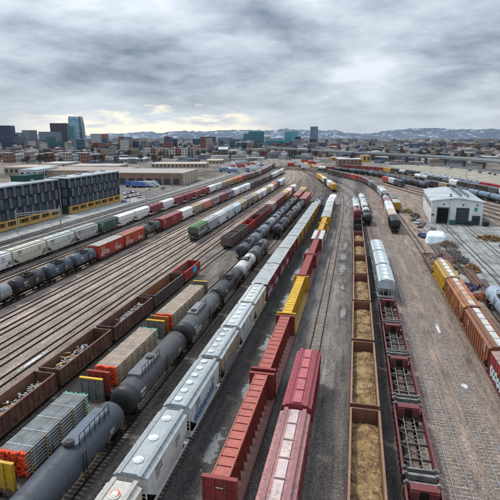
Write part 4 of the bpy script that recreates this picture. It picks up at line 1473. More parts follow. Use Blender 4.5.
covered_hopper(root, 9.9, (0.42, 0.33, 0.22), (0.48, 0.52, 0.53), 0, 'round10', True, PAINT, (0.66, 0.70, 0.70))
graffiti(root, -1, 3.3, -3.6, 1.5, 1.7, 2.5, [(0.5, 0.6, 0.7), (0.10, 0.25, 0.55)], 9)
root, L = place_car('H', 62.5, 73.0, 'hopper', 'pale silver hopper with a row of roof hatches, third before the maroon boxcars', GH)
covered_hopper(root, 10.5, (0.56, 0.58, 0.56), (0.52, 0.56, 0.57), 1, 'round10', True, CLEAN, (0.70, 0.73, 0.73))
root, L = place_car('H', 73.2, 83.6, 'hopper', 'cream sided hopper coupled to the first maroon boxcar', GH)
covered_hopper(root, 10.4, (0.55, 0.49, 0.36), (0.56, 0.59, 0.57), 1, 'round10', True, CLEAN, (0.70, 0.73, 0.73))
RG = (0.46, 0.49, 0.49)
seq = [B_((0.23, 0.02, 0.035), 'maroon boxcar with grey roof', roof=RG, graf=GR1), B_((0.22, 0.025, 0.035), 'maroon graffitied boxcar with grey roof', roof=RG, graf=GR2), B_((0.20, 0.02, 0.03), 'dark maroon boxcar with grey roof', roof=RG)]
s = string('H', 83.9, 15.6, seq, 'the grey roofed boxcars', 'grey roofed boxcars')
seq = [B_(YEL, 'yellow boxcar with grey roof', roof=RG, door=(0.05, 0.05, 0.05)) for _ in range(7)]
s = string('H', 0, 10.4, seq, 'the grey roofed boxcars', 'grey roofed boxcars', start=3, by_s=s, lod_far_y=200)
string('H', 0, 13, [T_(PALE, 'pale tank car'), T_(DKGREY, 'dark tank car')], 'the grey roofed boxcars', 'grey roofed boxcars', start=10, by_s=s)

# red centre beam cars
GC = 'centre beam lumber flatcars'
CBR = (0.28, 0.045, 0.038)
root, L = place_car('C', 31.2, 50.2, 'cb', 'empty red centre beam flatcar at the bottom edge', GC)
centerbeam(root, 19.0, CBR, 0, (0.31, 0.14, 0.12), (0.46, 0.13, 0.10))
root, L = place_car('C', 50.4, 69.2, 'cb', 'empty red centre beam flatcar touching the yellow one', GC)
centerbeam(root, 18.8, (0.27, 0.03, 0.03), 0, (0.30, 0.14, 0.12), (0.42, 0.11, 0.085))
root, L = place_car('C', 69.4, 91.2, 'cb', 'bright yellow centre beam flatcar between red ones', GC)
centerbeam(root, 21.8, (0.66, 0.36, 0.02), 1, (0.45, 0.28, 0.06), (0.70, 0.42, 0.03))
root, L = place_car('C', 91.4, 109.8, 'cb', 'dark red centre beam flatcar just beyond the yellow one', GC)
centerbeam(root, 18.4, (0.24, 0.025, 0.03), 1, (0.28, 0.09, 0.08), (0.32, 0.06, 0.055))
root, L = place_car('C', 110.0, 127.8, 'cb', 'dark red centre beam flatcar next to the white roofed car', GC)
centerbeam(root, 17.8, (0.24, 0.025, 0.03), 1, (0.28, 0.09, 0.08), (0.32, 0.06, 0.055))
root, L = place_car('C', 128.0, 141.0, 'box', 'white car with red roof stripe ahead of the red flatcars', 'cars beyond the centre beam flatcars')
boxcar(root, 13.0, (0.62, 0.62, 0.62), (0.68, 0.69, 0.69), 1, MAROON)
link('roof_stripe', MB().box(-6, 6, -0.35, 0.35, 4.56, 4.66).mesh('roof_stripe', PAINT), root, MAROON)
seq = [('cb', YEL, 'yellow centre beam flatcar'), ('cb', YEL, 'yellow centre beam flatcar')]
s = string('C', 141.2, 12.5, seq, 'the cars beyond the white and red car', 'cars beyond the centre beam flatcars')
string('C', 0, 14, [B_(YEL, 'yellow boxcar with grey roof', roof=RG), B_(YEL, 'yellow boxcar with grey roof', roof=RG), B_(MAROON, 'maroon boxcar with grey roof', roof=RG), B_(MAROON, 'maroon boxcar with pale roof', roof=(0.6, 0.62, 0.62)), H_(WHITE, 'white covered hopper')], 'the cars beyond the white and red car', 'cars beyond the centre beam flatcars', start=2, by_s=s)
seq = [B_(YEL, 'yellow boxcar'), H_(WHITE, 'white covered hopper'), B_(BLACK, 'black boxcar'), H_(CREAM, 'cream covered hopper'), H_(YEL, 'pale yellow hopper'), B_(YEL, 'yellow boxcar')]
string('Y', 288, 15, seq, 'the short curved train with yellow ends', 'cars of the short curved train with yellow ends')

# pink hoppers
GP = 'pink covered hoppers'
root, L = place_car('B', 29.3, 43.1, 'hopper', 'faded maroon hopper with white roof hatches, at the bottom edge', GP)
covered_hopper(root, 13.8, (0.36, 0.10, 0.11), (0.42, 0.20, 0.20), 0, 'trough', True, PAINT, (0.60, 0.48, 0.46))
root, L = place_car('B', 43.4, 57.4, 'hopper', 'bright pink-red hopper standing at the end of its string', GP)
covered_hopper(root, 14.0, (0.30, 0.04, 0.06), (0.35, 0.06, 0.08), 0, 'trough', True, PAINT, (0.50, 0.14, 0.16))
# gravel gondolas
GG = 'gondola cars filled with gravel'
yb = [29.0, 46.8, 64.2, 81.4, 98.8, 115.6, 132.0, 147.5]
gl = ['gondola with golden gravel cut by the bottom edge, nearest of its string', 'gondola with golden gravel, second from the bottom edge', 'gondola with pale tan gravel, third from the bottom edge', 'gondola with shadowed tan gravel, fourth from the bottom edge', 'gondola with gravel, fifth from the bottom edge', 'small looking gravel gondola, sixth from the bottom edge', 'last gravel gondola, below the white and red tank cars']
for i in range(7):
    lod = 0 if i < 2 else 1
    L = round(yb[i + 1] - yb[i] - 0.2, 1)
    root, _ = place_car('Q', yb[i], yb[i] + L, 'gon', gl[i], GG)
    gondola(root, L, (0.20, 0.085, 0.055), lod, 2.35, (0.22, 0.13, 0.06), (0.30, 0.17, 0.11), WORN if i in (0, 2, 4) else PAINT)
    o = link('gravel_load', heap(L - 1.1, 2.72, 1.6 + 0.05 * (i % 3), 2.3 + 0.12 * ((i * 2) % 3), 60 + i, 60 if i < 3 else 30, 16 if i < 3 else 8).mesh('gravel_load', GRAVEL), None, None, root.location, root.rotation_euler[2])
    tag(o, 'golden gravel filling the %s gondola from the bottom edge' % ORD[i], kind='stuff')
string('Q', 148, 12, [('gon', DKBR, 'dark brown gondola'), ('gon', BLACK, 'black gondola'), ('gon', MAROON, 'maroon gondola')], 'the row just beyond the gravel gondolas', 'empty cars beyond the gravel gondolas')
string('Q', 186, 15, [T_(MAROON, 'maroon-ended white tank car', head=MAROON, band=WHITE), T_(WHITE, 'white tank car'), T_(PALE, 'pale tank car')], 'the white tank cars beyond the gondolas', 'white tank cars beyond the gravel gondolas')

# skeleton flatcars, white hoppers and tank cars on the next track
GS = 'empty skeleton flatcars'
ys = [38.2, 51.2, 63.4, 75.4, 87.6]
sl = ['empty dark red skeleton flatcar nearest the bottom edge', 'empty dark red skeleton flatcar, second from the bottom edge', 'empty dark red skeleton flatcar, third from the bottom edge', 'empty dark red skeleton flatcar coupled to the white hopper']
for i in range(4):
    L = round(ys[i + 1] - ys[i] - 0.2, 1)
    root, _ = place_car('F', ys[i], ys[i] + L, 'sk', sl[i], GS)
    skeleton_flat(root, L, (0.17, 0.03, 0.035), 0 if i < 2 else 1)
root, _ = place_car('F', 25.0, 38.0, 'sk', 'dark red skeleton flatcar mostly cut off by the bottom edge', GS)
skeleton_flat(root, 13.0, (0.17, 0.03, 0.035), 0)
GW = 'pale blue-white hoppers beyond the skeleton flatcars'
for i, (a, w) in enumerate(((91.2, 'nearest, showing its barred end'), (104.2, 'second, between two alike'), (117.2, 'farthest of the three'))):
    root, _ = place_car('F', a, a + 12.8, 'hopper', 'pale blue-white hopper on the skeleton flatcar track, ' + w, GW)
    covered_hopper(root, 12.8, (0.52, 0.58, 0.60), (0.46, 0.53, 0.56), 1, 'trough', True, CLEAN, (0.64, 0.69, 0.71))
string('F', 176, 14.5, [T_(NAVY, 'navy tank car with pale band', head=(0.02, 0.025, 0.035), band=PALE), T_(WHITE, 'white tank car with maroon band', band=MAROON), T_(WHITE, 'white tank car'), T_(PALE, 'pale tank car'), T_(WHITE, 'white tank car')], 'the tank string ending in a navy car', 'tank cars of the string with the navy end car', lod_far_y=205)

# train curving away on the second bare track
seq = [H_((0.03, 0.03, 0.035), 'black hopper', roof=(0.04, 0.045, 0.05)), H_(CREAM, 'cream hopper with rust stains', mat=RUSTY), H_(WHITE, 'white hopper'), H_(PALE, 'pale hopper'), B_(MAROON, 'maroon boxcar'), T_(PALE, 'pale tank car'), B_(BLACK, 'black boxcar'), H_(PALE, 'pale hopper'), H_(LGREY, 'grey hopper'), H_(DKBR, 'dark brown hopper'), H_(DKBR, 'dark brown hopper'), H_(GREYC, 'grey hopper'), H_(DKBR, 'dark brown hopper'),
       B_(MAROON, 'maroon boxcar'), B_(MAROON, 'maroon boxcar'), B_(RED, 'red boxcar'), B_(MAROON, 'maroon boxcar'), B_(DKBR, 'dark brown boxcar'), B_(BLACK, 'black boxcar'), B_(DKBR, 'dark brown boxcar')]
string('R2', 163, 13.5, seq, 'the train with a black near end', 'cars of the train headed by a black hopper', lod_far_y=200)
root, _ = place_car('W', 211, 224, 'box', 'lone amber yellow boxcar left of the white shed', 'cars left of the white shed')
boxcar(root, 13, (0.58, 0.30, 0.03), (0.55, 0.55, 0.5), 1)
root, _ = place_car('W', 226, 239, 'hopper', 'dark hopper behind the lone amber boxcar', 'cars left of the white shed')
covered_hopper(root, 13, DKBR, GREYC, 2, 'trough')

# rusty hoppers at right
GB = 'rusty hoppers along the scrap piles'
root, _ = place_car('W', 46.0, 62.6, 'box', 'red graffitied boxcar cut by the right edge', GB)
boxcar(root, 16.6, (0.36, 0.05, 0.05), (0.36, 0.25, 0.22), 0)
graffiti(root, 1, 3.36, -1.0, 7.0, 1.5, 3.3, [(0.6, 0.72, 0.75), (0.10, 0.45, 0.50), (0.75, 0.75, 0.7)], 31)
root, _ = place_car('W', 63.0, 78.8, 'hopper', 'plain rust brown hopper nearest the right edge', GB)
covered_hopper(root, 15.8, (0.27, 0.085, 0.035), (0.26, 0.11, 0.06), 0, 'trough', True, PAINT, (0.62, 0.62, 0.60))
root, _ = place_car('W', 79.0, 96.0, 'hopper', 'rust-patched brown and orange hopper beside the yellow one', GB)
covered_hopper(root, 17.0, (0.25, 0.085, 0.035), (0.30, 0.13, 0.07), 0, 'trough', True, RUSTY, (0.64, 0.62, 0.58))
root, _ = place_car('W', 96.2, 111.0, 'hopper', 'yellow hopper with white roof hatches beside the scrap piles', GB)
covered_hopper(root, 14.8, (0.70, 0.42, 0.03), (0.46, 0.29, 0.09), 1, 'trough', True, PAINT, (0.72, 0.72, 0.70))
root, _ = place_car('W', 111.4, 130.0, 'flat', 'low flatcar heaped with rusty scrap beyond the yellow hopper', GB)
gondola(root, 18.6, (0.12, 0.09, 0.085), 1, 0.5, mat=WORN)
o = link('scrap_heap', lumps(16.5, 2.5, 1.3, 150, 77, (0.12, 0.4), 0.7).mesh('scrap_heap', flat_mat('mixed_scrap', (0.26, 0.19, 0.16), 0.8, 0.7, 1.1)), None, None, root.location, root.rotation_euler[2])
tag(o, 'tangled rusty scrap lying on the low flatcar', kind='stuff')
root, _ = place_car('X', 78.0, 94.5, 'tank', 'pale blue tank car at the right edge beside the scrap piles', 'tank cars at the right edge')
tank_car(root, 16.5, (0.36, 0.45, 0.56), 1, None)

# dark gondolas with scrap on the left
GD = 'dark gondolas with scrap'
yg = [29.8, 47.0, 61.0, 76.2, 92.2, 103.4]
gd = [((0.095, 0.038, 0.033), 'dark maroon gondola with white scrap at the left edge'), ((0.08, 0.036, 0.032), 'dark gondola with planks and white rubble'), ((0.075, 0.034, 0.036), 'dark purple-brown gondola behind the pipe loads'),
      ((0.05, 0.045, 0.055), 'black sided gondola with rusty orange inside'), ((0.34, 0.035, 0.03), 'red gondola with a blue patch, end of its string')]
inn = [(0.20, 0.105, 0.07), (0.14, 0.075, 0.055), (0.13, 0.065, 0.055), (0.30, 0.12, 0.05), (0.26, 0.12, 0.09)]
for i in range(5):
    L = round(yg[i + 1] - yg[i] - 0.3, 1)
    root, _ = place_car('G', yg[i], yg[i] + L, 'gon', gd[i][1], GD)
    gondola(root, L, gd[i][0], 0 if i < 2 else 1, 2.05, inn[i], tuple(c * 1.9 for c in gd[i][0]), WORN if i < 4 else PAINT, 1.0)
    if i == 4:
        link('blue_patch', MB().box(-1.6, 0.8, -0.02, 0.02, 1.5, 2.9).mesh('blue_patch', SPRAYC), root, (0.06, 0.42, 0.62), (1.5, -1.62, 0))
    if i < 3:
        for q, (m, n, sz, nm, lb) in enumerate(((RUBBLE, 380, (0.10, 0.36), 'rubble_load', 'white rubble'), (WOOD, 34, (0.1, 0.3), 'plank_load', 'broken planks'))):
            if i == 2 and q == 1:
                continue
            o = link(nm, lumps(L * (0.55 if i else 0.7), 1.9 if q == 0 else 2.3, 1.25, n, 90 + i * 3 + q, sz, 1.15 if q == 0 else 1.5, 1.2 if q == 0 else 5.0).mesh(nm, m), None, None, root.location, root.rotation_euler[2])
            sh = (1.5, -1.5, 1.5)[i] if q == 0 else -3.4
            o.location = Vector(root.location) + Vector((0.25 if q == 0 else 0, sh, 0))
            tag(o, '%s lying in the %s dark gondola from the left edge' % (lb, ORD[i]), kind='stuff')
    else:
        o = link('rubble_load', lumps(L * 0.8, 2.3, 1.16, 50, 99 + i, (0.12, 0.35), 0.2).mesh('rubble_load', flat_mat('rusty_rubble%d' % i, (0.22, 0.12, 0.07), 0.9, 0.5, 1.5)), None, None, root.location, root.rotation_euler[2])
        tag(o, 'rusty rubble on the floor of the %s dark gondola' % ORD[i], kind='stuff')

# pipe flatcars
GF = 'bulkhead flatcars with pipe loads'
fl = [(29.4, 45.6, (0.60, 0.36, 0.03), (0.2, 0.2, 0.2), PAINT, 'bulkhead flatcar with yellow near frame under the orange-capped pipes', (31.8, 41.8), PIPE, ORANGE, TEAL, 'grey steel pipes with orange caps'),
      (46.2, 64.2, (0.36, 0.05, 0.035), (0.2, 0.2, 0.2), PAINT, 'bulkhead flatcar with red near bulkhead, second of the pipe flatcars', (48.6, 60.8), PIPE2, ORANGE, TEAL, 'tan pipes with red-orange caps'),
      (64.8, 85.4, (0.50, 0.16, 0.03), (0.2, 0.2, 0.2), PAINT, 'bulkhead flatcar with orange near bulkhead, farthest of the pipe flatcars', (67.0, 82.6), PIPE2, ORANGE, WOOD, 'weathered tan pipes with orange caps')]
for i, (a, b, nc, fc, nm, lb, (l0, l1), pm, c0, c1, pl) in enumerate(fl):
    L = round(b - a, 1)
    root, _ = place_car('P', a, b, 'flat', lb, GF)
    bulkhead_flat(root, L, (0.10, 0.07, 0.06), nc, fc, 0 if i == 0 else 1)
    yc = (l0 + l1) / 2
    p, v = TRACKS['P'].at(TRACKS['P'].s_at_y(yc))
    tiers = 7
    r = 0.122
    nx = 12
    ny = 1
    hh = 0.372
    for k in range(tiers):
        pipe_bundle('%s, %s tier from the bottom' % (pl, ORD[k]), (p.x, p.y, RAIL_TOP + 1.16 + k * hh), math.atan2(v.y, v.x), round(l1 - l0, 1), nx, ny, r, pm, c0, c1, 'pipe bundles stacked on the flatcars')

# strings on the curving tracks behind the shed (counted from their far left ends)
CV = 'cars on the curving tracks behind the shed'


def curve_string(track, s0, pitch, seq, desc):
    s = s0
    t = TRACKS[track]
    for i, (kind, col, w) in enumerate(seq):
        root, _ = place_car(track, s, s + pitch, kind, '%s, %s from the left in %s' % (w, ORD[i], desc), CV, True)
        roof = tuple(min(0.7, c * 0.8 + 0.1) for c in col)
        auto_car(root, pitch, kind, col, 2, roof if kind == 'box' else None, seed=i + int(s0))
        s += pitch


sq = [('box', MAROON, 'maroon boxcar')] * 5 + [('box', YEL, 'yellow boxcar'), ('box', BLACK, 'black boxcar'), ('tank', PALE, 'pale tank car'), ('hopper', NAVY, 'navy hopper'), ('hopper', NAVY, 'navy hopper')]
sq += [('tank', (0.34, 0.38, 0.43), 'silver tank car')] * 5 + [('tank', STEELB, 'steel blue tank car')] * 3 + [('box', (0.34, 0.03, 0.045), 'crimson boxcar')] * 5
curve_string('S1', 80, 11.6, sq, 'the farthest curving train')
sq = [('tank', WHITE, 'white tank car'), ('tank', PALE, 'pale tank car'), ('box', NAVY, 'navy boxcar'), ('box', BLACK, 'black boxcar'), ('tank', NAVY, 'navy tank car'), ('hopper', WHITE, 'white hopper'), ('box', BLACK, 'black boxcar'), ('box', DKBR, 'dark brown boxcar'), ('box', BLACK, 'black boxcar'), ('hopper', DKGREY, 'dark hopper'), ('hopper', WHITE, 'white hopper'), ('tank', NAVY, 'navy tank car'), ('box', TANC, 'tan boxcar'), ('box', BROWN, 'brown boxcar')]
curve_string('S1b', 205, 11.8, sq, 'the third farthest curving train')
sq = [('tank', WHITE, 'white tank car'), ('box', MAROON, 'maroon boxcar')] + [('tank', NAVY, 'navy tank car'), ('tank', BLACK, 'black tank car'), ('tank', (0.06, 0.10, 0.15), 'dark blue tank car')] * 5
curve_string('S2', 80, 11.0, sq, 'the nearest long curving tank train')
sq = [('tank', DKGREY, 'dark tank car'), ('box', BLACK, 'black boxcar'), ('box', TANC, 'big tan boxcar'), ('box', BLACK, 'black boxcar'), ('tank', NAVY, 'navy tank car'), ('tank', (0.16, 0.24, 0.33), 'blue tank car'), ('tank', (0.14, 0.22, 0.30), 'blue tank car'), ('tank', (0.16, 0.24, 0.33), 'blue tank car'), ('tank', NAVY, 'steel blue tank car')]
curve_string('S3', 250, 11.8, sq, 'the curving train nearest the shed roof')
sq = [('box', (0.40, 0.05, 0.04), 'red boxcar'), ('hopper', PALE, 'pale blue hopper'), ('box', NAVY, 'navy boxcar')]
curve_string('S5', 212, 13.0, sq, 'the short row just behind the shed')

# ------------------------------------------------------------------ puddles and snow patches in the lanes
pud = [(-0.9, 84.5, 0.55, 3.2, 'puddle in the centre lane beside the third gravel gondola'), (-2.0, 116, 0.9, 6.5, 'long pale puddle in the centre lane'), (-2.1, 128, 1.0, 5, 'wide puddle in the centre lane beyond the long one'), (-1.8, 142, 0.7, 6, 'far thin puddle in the centre lane'),
       (-1.4, 100, 0.4, 2.5, 'small puddle in the centre lane'), (-13.3, 41.5, 0.75, 3.2, 'muddy puddle left of the nearest red flatcar'), (-12.2, 53.5, 0.75, 3.0, 'pale puddle left of the second red flatcar'), (-12.2, 67.5, 1.0, 4.2, 'big round puddle left of the yellow flatcar'),
       (-12.2, 88, 0.9, 5.5, 'ring shaped puddle left of the yellow flatcar end'), (-12.6, 108, 1.0, 6.5, 'puddle between maroon boxcar and dark red flatcar'), (-12.5, 130, 0.7, 7, 'far puddle beside the maroon boxcars')]
def oval(cx, cy, rx, ry, n=28):
    return [(cx + rx * math.cos(2 * math.pi * i / n), cy + ry * math.sin(2 * math.pi * i / n)) for i in range(n)]


for i, (x, y, a, b, lb) in enumerate(pud):
    sheet('wet_mud', oval(x + 0.1, y + 0.3, a * 2.4, b * 2.0), 0.003 + 0.0007 * i, MUD, 'wet dark mud around the ' + lb)
    sheet('puddle', oval(x, y, a * 1.7, b * 1.5), 0.014 + 0.0007 * i, WATER, lb)
for i, (x, y, a, b, lb) in enumerate([(15.6, 60.5, 0.75, 1.3, 'white snow patch on the second bare track'), (15.3, 80, 0.5, 4.0, 'thin snow streak on the second bare track'), (-45.0, 54.5, 0.6, 5.5, 'long white snow streak on the fifth bare track')]):
    sheet('snow_patch', oval(x, y, a, b), 0.05, PATCH, lb)

# loose ballast stones and cinders lying on the yard near the camera
rs = random.Random(404)
STM = [(flat_mat('stone_pale', (0.36, 0.305, 0.265), 0.95, 0.5, 2.0), 'pale'), (flat_mat('stone_mid', (0.21, 0.18, 0.16), 0.95, 0.5, 2.0), 'brown'), (flat_mat('stone_dark', (0.105, 0.095, 0.09), 0.95, 0.5, 2.0), 'dark')]
smb = [MB(), MB(), MB()]
for (xa, xb, ya, yb_, n, wts) in ((-15.4, -11.0, 26, 90, 6000, (1, 1, 2, 2, 2)), (-8.0, -6.6, 26, 80, 1500, (0, 1, 1, 2)), (-3.0, 0.5, 30, 150, 9000, (0, 1, 1, 1, 2)), (4.1, 5.5, 32, 90, 4000, (1, 2, 2)), (9.0, 19.2, 32, 150, 26000, (0, 0, 0, 1, 1, 2)), (-63, -39, 45, 140, 20000, (0, 0, 0, 1)), (-22.6, -18.8, 26, 80, 6000, (0, 1, 2, 2)), (-34.8, -31.5, 30, 70, 3000, (0, 1, 2))):
    for _ in range(n):
        y = ya + (yb_ - ya) * rs.random() ** 1.9
        stone(smb[rs.choice(wts)], rs.uniform(xa, xb), y, 0.0, rs.uniform(0.025, 0.06) * (1 + y / 160) * (1.6 if rs.random() < 0.04 else 1), rs)
for mb, (m, nm) in zip(smb, STM):
    tag(link('ballast_stones', mb.mesh('ballast_stones', m)), '%s loose ballast stones scattered over the near yard' % nm, kind='stuff')

# ------------------------------------------------------------------ concrete yard, shed and scrap on the right
sheet('concrete_pad', [(22.5, 96), (30.2, 92), (62, 88), (66, 120), (60, 160), (52, 188), (28, 192), (24.5, 175), (23.6, 150), (23.2, 125)], 0.012, PAVE, 'pale concrete yard in front of the white shed')
for i, X in enumerate((33.8, 40.6)):
    root = link('railway_track', None)
    tag(root, 'flush rails in the concrete leading to the %s shed door' % ('left', 'middle')[i], kind='structure')
    for sx in (-0.75, 0.75):
        link('rail', MB().box(X + sx - 0.07, X + sx + 0.07, 92, 188.5, -0.05, 0.03).mesh('rail', RAILM), root)
        link('groove', MB().box(X + sx + 0.08, X + sx + 0.26, 92, 188.5, -0.05, 0.018).mesh('groove', ASPH), root)

# white gabled shed
sh = thing('engine_shed', 'white metal shed with three dark doorways and vented pale roof', 'shed', (29.4, 188.4, 0), R(-3.5))
SW, SL, SE, SR = 18.0, 43.0, 8.6, 9.9
WC = (0.68, 0.70, 0.68)
doors = [(2.1, 6.4, 6.2), (8.9, 13.2, 6.2), (14.6, 17.2, 3.4)]


def shed_front():
    mb = MB()
    xs = 0.0
    for (a, b, h) in doors:
        mb.box(xs, a, 0, 0.3, 0, SE)
        mb.box(a, b, 0, 0.3, h, SE)
        xs = b
    mb.box(xs, SW, 0, 0.3, 0, SE)
    mb.prism([(0, SE), (SW, SE), (SW / 2, SR)], 0, 0.3, 'y')
    return mb


link('front_wall', shed_front().mesh('front_wall', WALLM), sh, WC)
link('side_wall', MB().box(0, 0.3, 0.3, SL, 0, SE).mesh('side_wall', WALLM), sh, WC)
link('side_wall', MB().box(SW - 0.3, SW, 0.3, SL, 0, SE).mesh('side_wall', WALLM), sh, WC)
link('rear_wall', MB().box(0.3, SW - 0.3, SL - 0.3, SL, 0, SE).mesh('rear_wall', WALLM), sh, WC)
link('shed_floor', MB().box(0.3, SW - 0.3, 0.3, SL - 0.3, 0, 0.03).mesh('shed_floor', ASPH), sh)
rf = link('roof', MB().prism([(-0.5, SE - 0.05), (-0.5, SE + 0.15), (SW / 2, SR + 0.22), (SW + 0.5, SE + 0.15), (SW + 0.5, SE - 0.05), (SW / 2, SR + 0.02)], -0.5, SL + 0.5, 'y').mesh('roof', ROOFM), sh, (0.55, 0.60, 0.63))
for i in range(22):
    y = i * 2.0
    for sx in (-1, 1):
        o = link('roof_seam', cached('roof_seam', lambda: MB().bar((0, 0, 0.03), (9.4, 0, -1.28), 0.07, 0.08), ROOFM), rf, (0.45, 0.50, 0.53), (SW / 2, y, SR + 0.23), 0)
        o.scale = (sx, 1, 1)
for k, (vx, vy) in enumerate([(10.6, 6 + i * 5) for i in range(7)] + [(13.5, 8 + i * 6) for i in range(6)] + [(7.0, 5)]):
    z = SR - (SR - SE) * abs(vx - SW / 2) / (SW / 2)
    v_ = link('roof_vent', cached('roof_vent', lambda: MB().box(-0.35, 0.35, -0.6, 0.6, -0.3, 0.9), ROOFM), rf, (0.30, 0.33, 0.36), (vx, vy, z + 0.2))
    link('cowl', cached('cowl', lambda: MB().prism([(-0.6, 0.9), (0, 1.25), (0.6, 0.9)], -0.75, 0.75, 'y'), ROOFM), v_, (0.22, 0.24, 0.27))
for (a, b, h) in doors:
    if a > 5:
        d = link('door', MB().box(a, b, 0.16, 0.24, 0.0, h).mesh('door', WALLM), sh, (0.05, 0.062, 0.07))
        for q in range(1, 5):
            link('door_panel', MB().box(a + 0.1, b - 0.1, 0.10, 0.16, h * q / 5 - 0.55, h * q / 5 + 0.5).mesh('door_panel', WALLM), d, (0.06, 0.075, 0.085))
    fr = link('door_frame', MB().box(a - 0.18, a, -0.06, 0.0, 0, h).box(b, b + 0.18, -0.06, 0.0, 0, h).box(a - 0.18, b + 0.18, -0.06, 0.0, h, h + 0.2).mesh('door_frame', WALLM), sh, (0.20, 0.22, 0.23))
link('awning', MB().prism([(0, 3.5), (0, 3.62), (-1.4, 3.35), (-1.4, 3.25)], 0, 1).mesh('awning', STEEL), sh)
sh.children[-1].data.transform(Matrix(((3.2, 0, 0, 14.3), (0, 1, 0, 0), (0, 0, 1, 0), (0, 0, 0, 1))))
for x in (4.3, 11.0, 15.9):
    link('wall_lamp', cached('wall_lamp', lambda: MB().box(-0.25, 0.25, -0.4, 0.0, 7.3, 7.7), STEEL), sh, None, (x, 0, 0))
link('sign', MB().box(15.0, 16.1, -0.05, 0.0, 5.2, 6.6).mesh('sign', WALLM), sh, (0.08, 0.28, 0.2))
for i in range(9):
    w_ = link('window', cached('shed_win', lambda: MB().box(-0.04, 0.0, -1.0, 1.0, 5.4, 7.2), GLASS), sh, None, (0, 4 + i * 4.3, 0))
    link('frame', cached('shed_wf', lambda: MB().box(-0.08, 0.0, -1.12, -1.0, 5.3, 7.3).box(-0.08, 0, 1.0, 1.12, 5.3, 7.3).box(-0.08, 0, -1.0, 1.0, 7.2, 7.3).box(-0.08, 0, -1.0, 1.0, 5.3, 5.4).box(-0.07, 0, -0.04, 0.04, 5.4, 7.2), WALLM), w_, (0.35, 0.37, 0.38))
link('downpipe', MB().box(SW * 0.5 - 0.1, SW * 0.5 + 0.1, -0.12, 0.0, 0, 0.1).mesh('downpipe', STEEL), sh)
# bollards and bins by the doors
for k, (x, y) in enumerate(((37.3, 187.4), (39.0, 187.2), (32.2, 187.9))):
    b = thing('bollard', 'yellow bollard beside the %s of the shed doors' % ('middle', 'middle', 'left')[k] if k != 1 else 'yellow bollard right of the green bin between shed doors', 'bollard', (x - 1.2, y - 0.4, 0))
    link('post', cached('bollard', lambda: MB().cyl((0, 0, 0), (0, 0, 1.3), 0.16, 10).cyl((0, 0, 1.3), (0, 0, 1.38), 0.1, 10), YELLOW, True), b)
    link('base', cached('bollard_base', lambda: MB().cyl((0, 0, 0), (0, 0, 0.08), 0.3, 10), CONC), b)


def bin_(x, y, rz, col, label):
    b = thing('waste_bin', label, 'bin', (x, y, 0.02), rz)
    link('body', cached('bin_body', lambda: MB().hexa([(-0.9, -0.6, 0.1), (0.9, -0.6, 0.1), (0.9, 0.6, 0.1), (-0.9, 0.6, 0.1), (-1.0, -0.8, 1.3), (1.0, -0.8, 1.3), (1.0, 0.7, 1.3), (-1.0, 0.7, 1.3)]), WALLM), b, col)
    link('lid', cached('bin_lid', lambda: MB().hexa([(-1.02, -0.82, 1.3), (1.02, -0.82, 1.3), (1.02, 0.72, 1.3), (-1.02, 0.72, 1.3), (-1.0, -0.8, 1.38), (1.0, -0.8, 1.38), (1.0, 0.7, 1.62), (-1.0, 0.7, 1.62)]), WALLM), b, tuple(c * 0.6 for c in col))


bin_(37.0, 186.6, R(-4), (0.05, 0.16, 0.12), 'dark green bin between the two big shed doors')
bin_(43.2, 185.9, R(-4), (0.05, 0.055, 0.07), 'dark bin left of the small shed door')
bin_(48.6, 186.0, R(-4), (0.04, 0.045, 0.05), 'black bin at the right corner of the shed')


def car_vehicle(label, x, y, rz, col, group=None, z=0.02, name='parked_car'):
    b = thing(name, label, 'car', (x, y, z), rz, group)
    link('body', cached('car_body', lambda: MB().prism([(-2.2, 0.3), (-2.25, 0.75), (-1.9, 0.95), (0.9, 0.98), (2.1, 0.80), (2.25, 0.5), (2.2, 0.3)], -0.88, 0.88, 'y'), CARBODY), b, col)
    link('cabin', cached('car_cabin', lambda: MB().hexa([(-1.75, -0.8, 0.95), (1.0, -0.8, 0.97), (1.0, 0.8, 0.97), (-1.75, 0.8, 0.95), (-1.2, -0.66, 1.42), (0.25, -0.66, 1.42), (0.25, 0.66, 1.42), (-1.2, 0.66, 1.42)]), GLASS), b)
    link('roof', cached('car_roof', lambda: MB().box(-1.22, 0.27, -0.67, 0.67, 1.42, 1.47), CARBODY), b, col)
    for wx in (-1.35, 1.35):
        for wy in (-0.8, 0.8):
            link('wheel', cached('car_wheel', lambda: MB().cyl((0, -0.11, 0), (0, 0.11, 0), 0.32, 10), STEEL, True), b, None, (wx, wy, 0.32))
    return b


LASTT = []


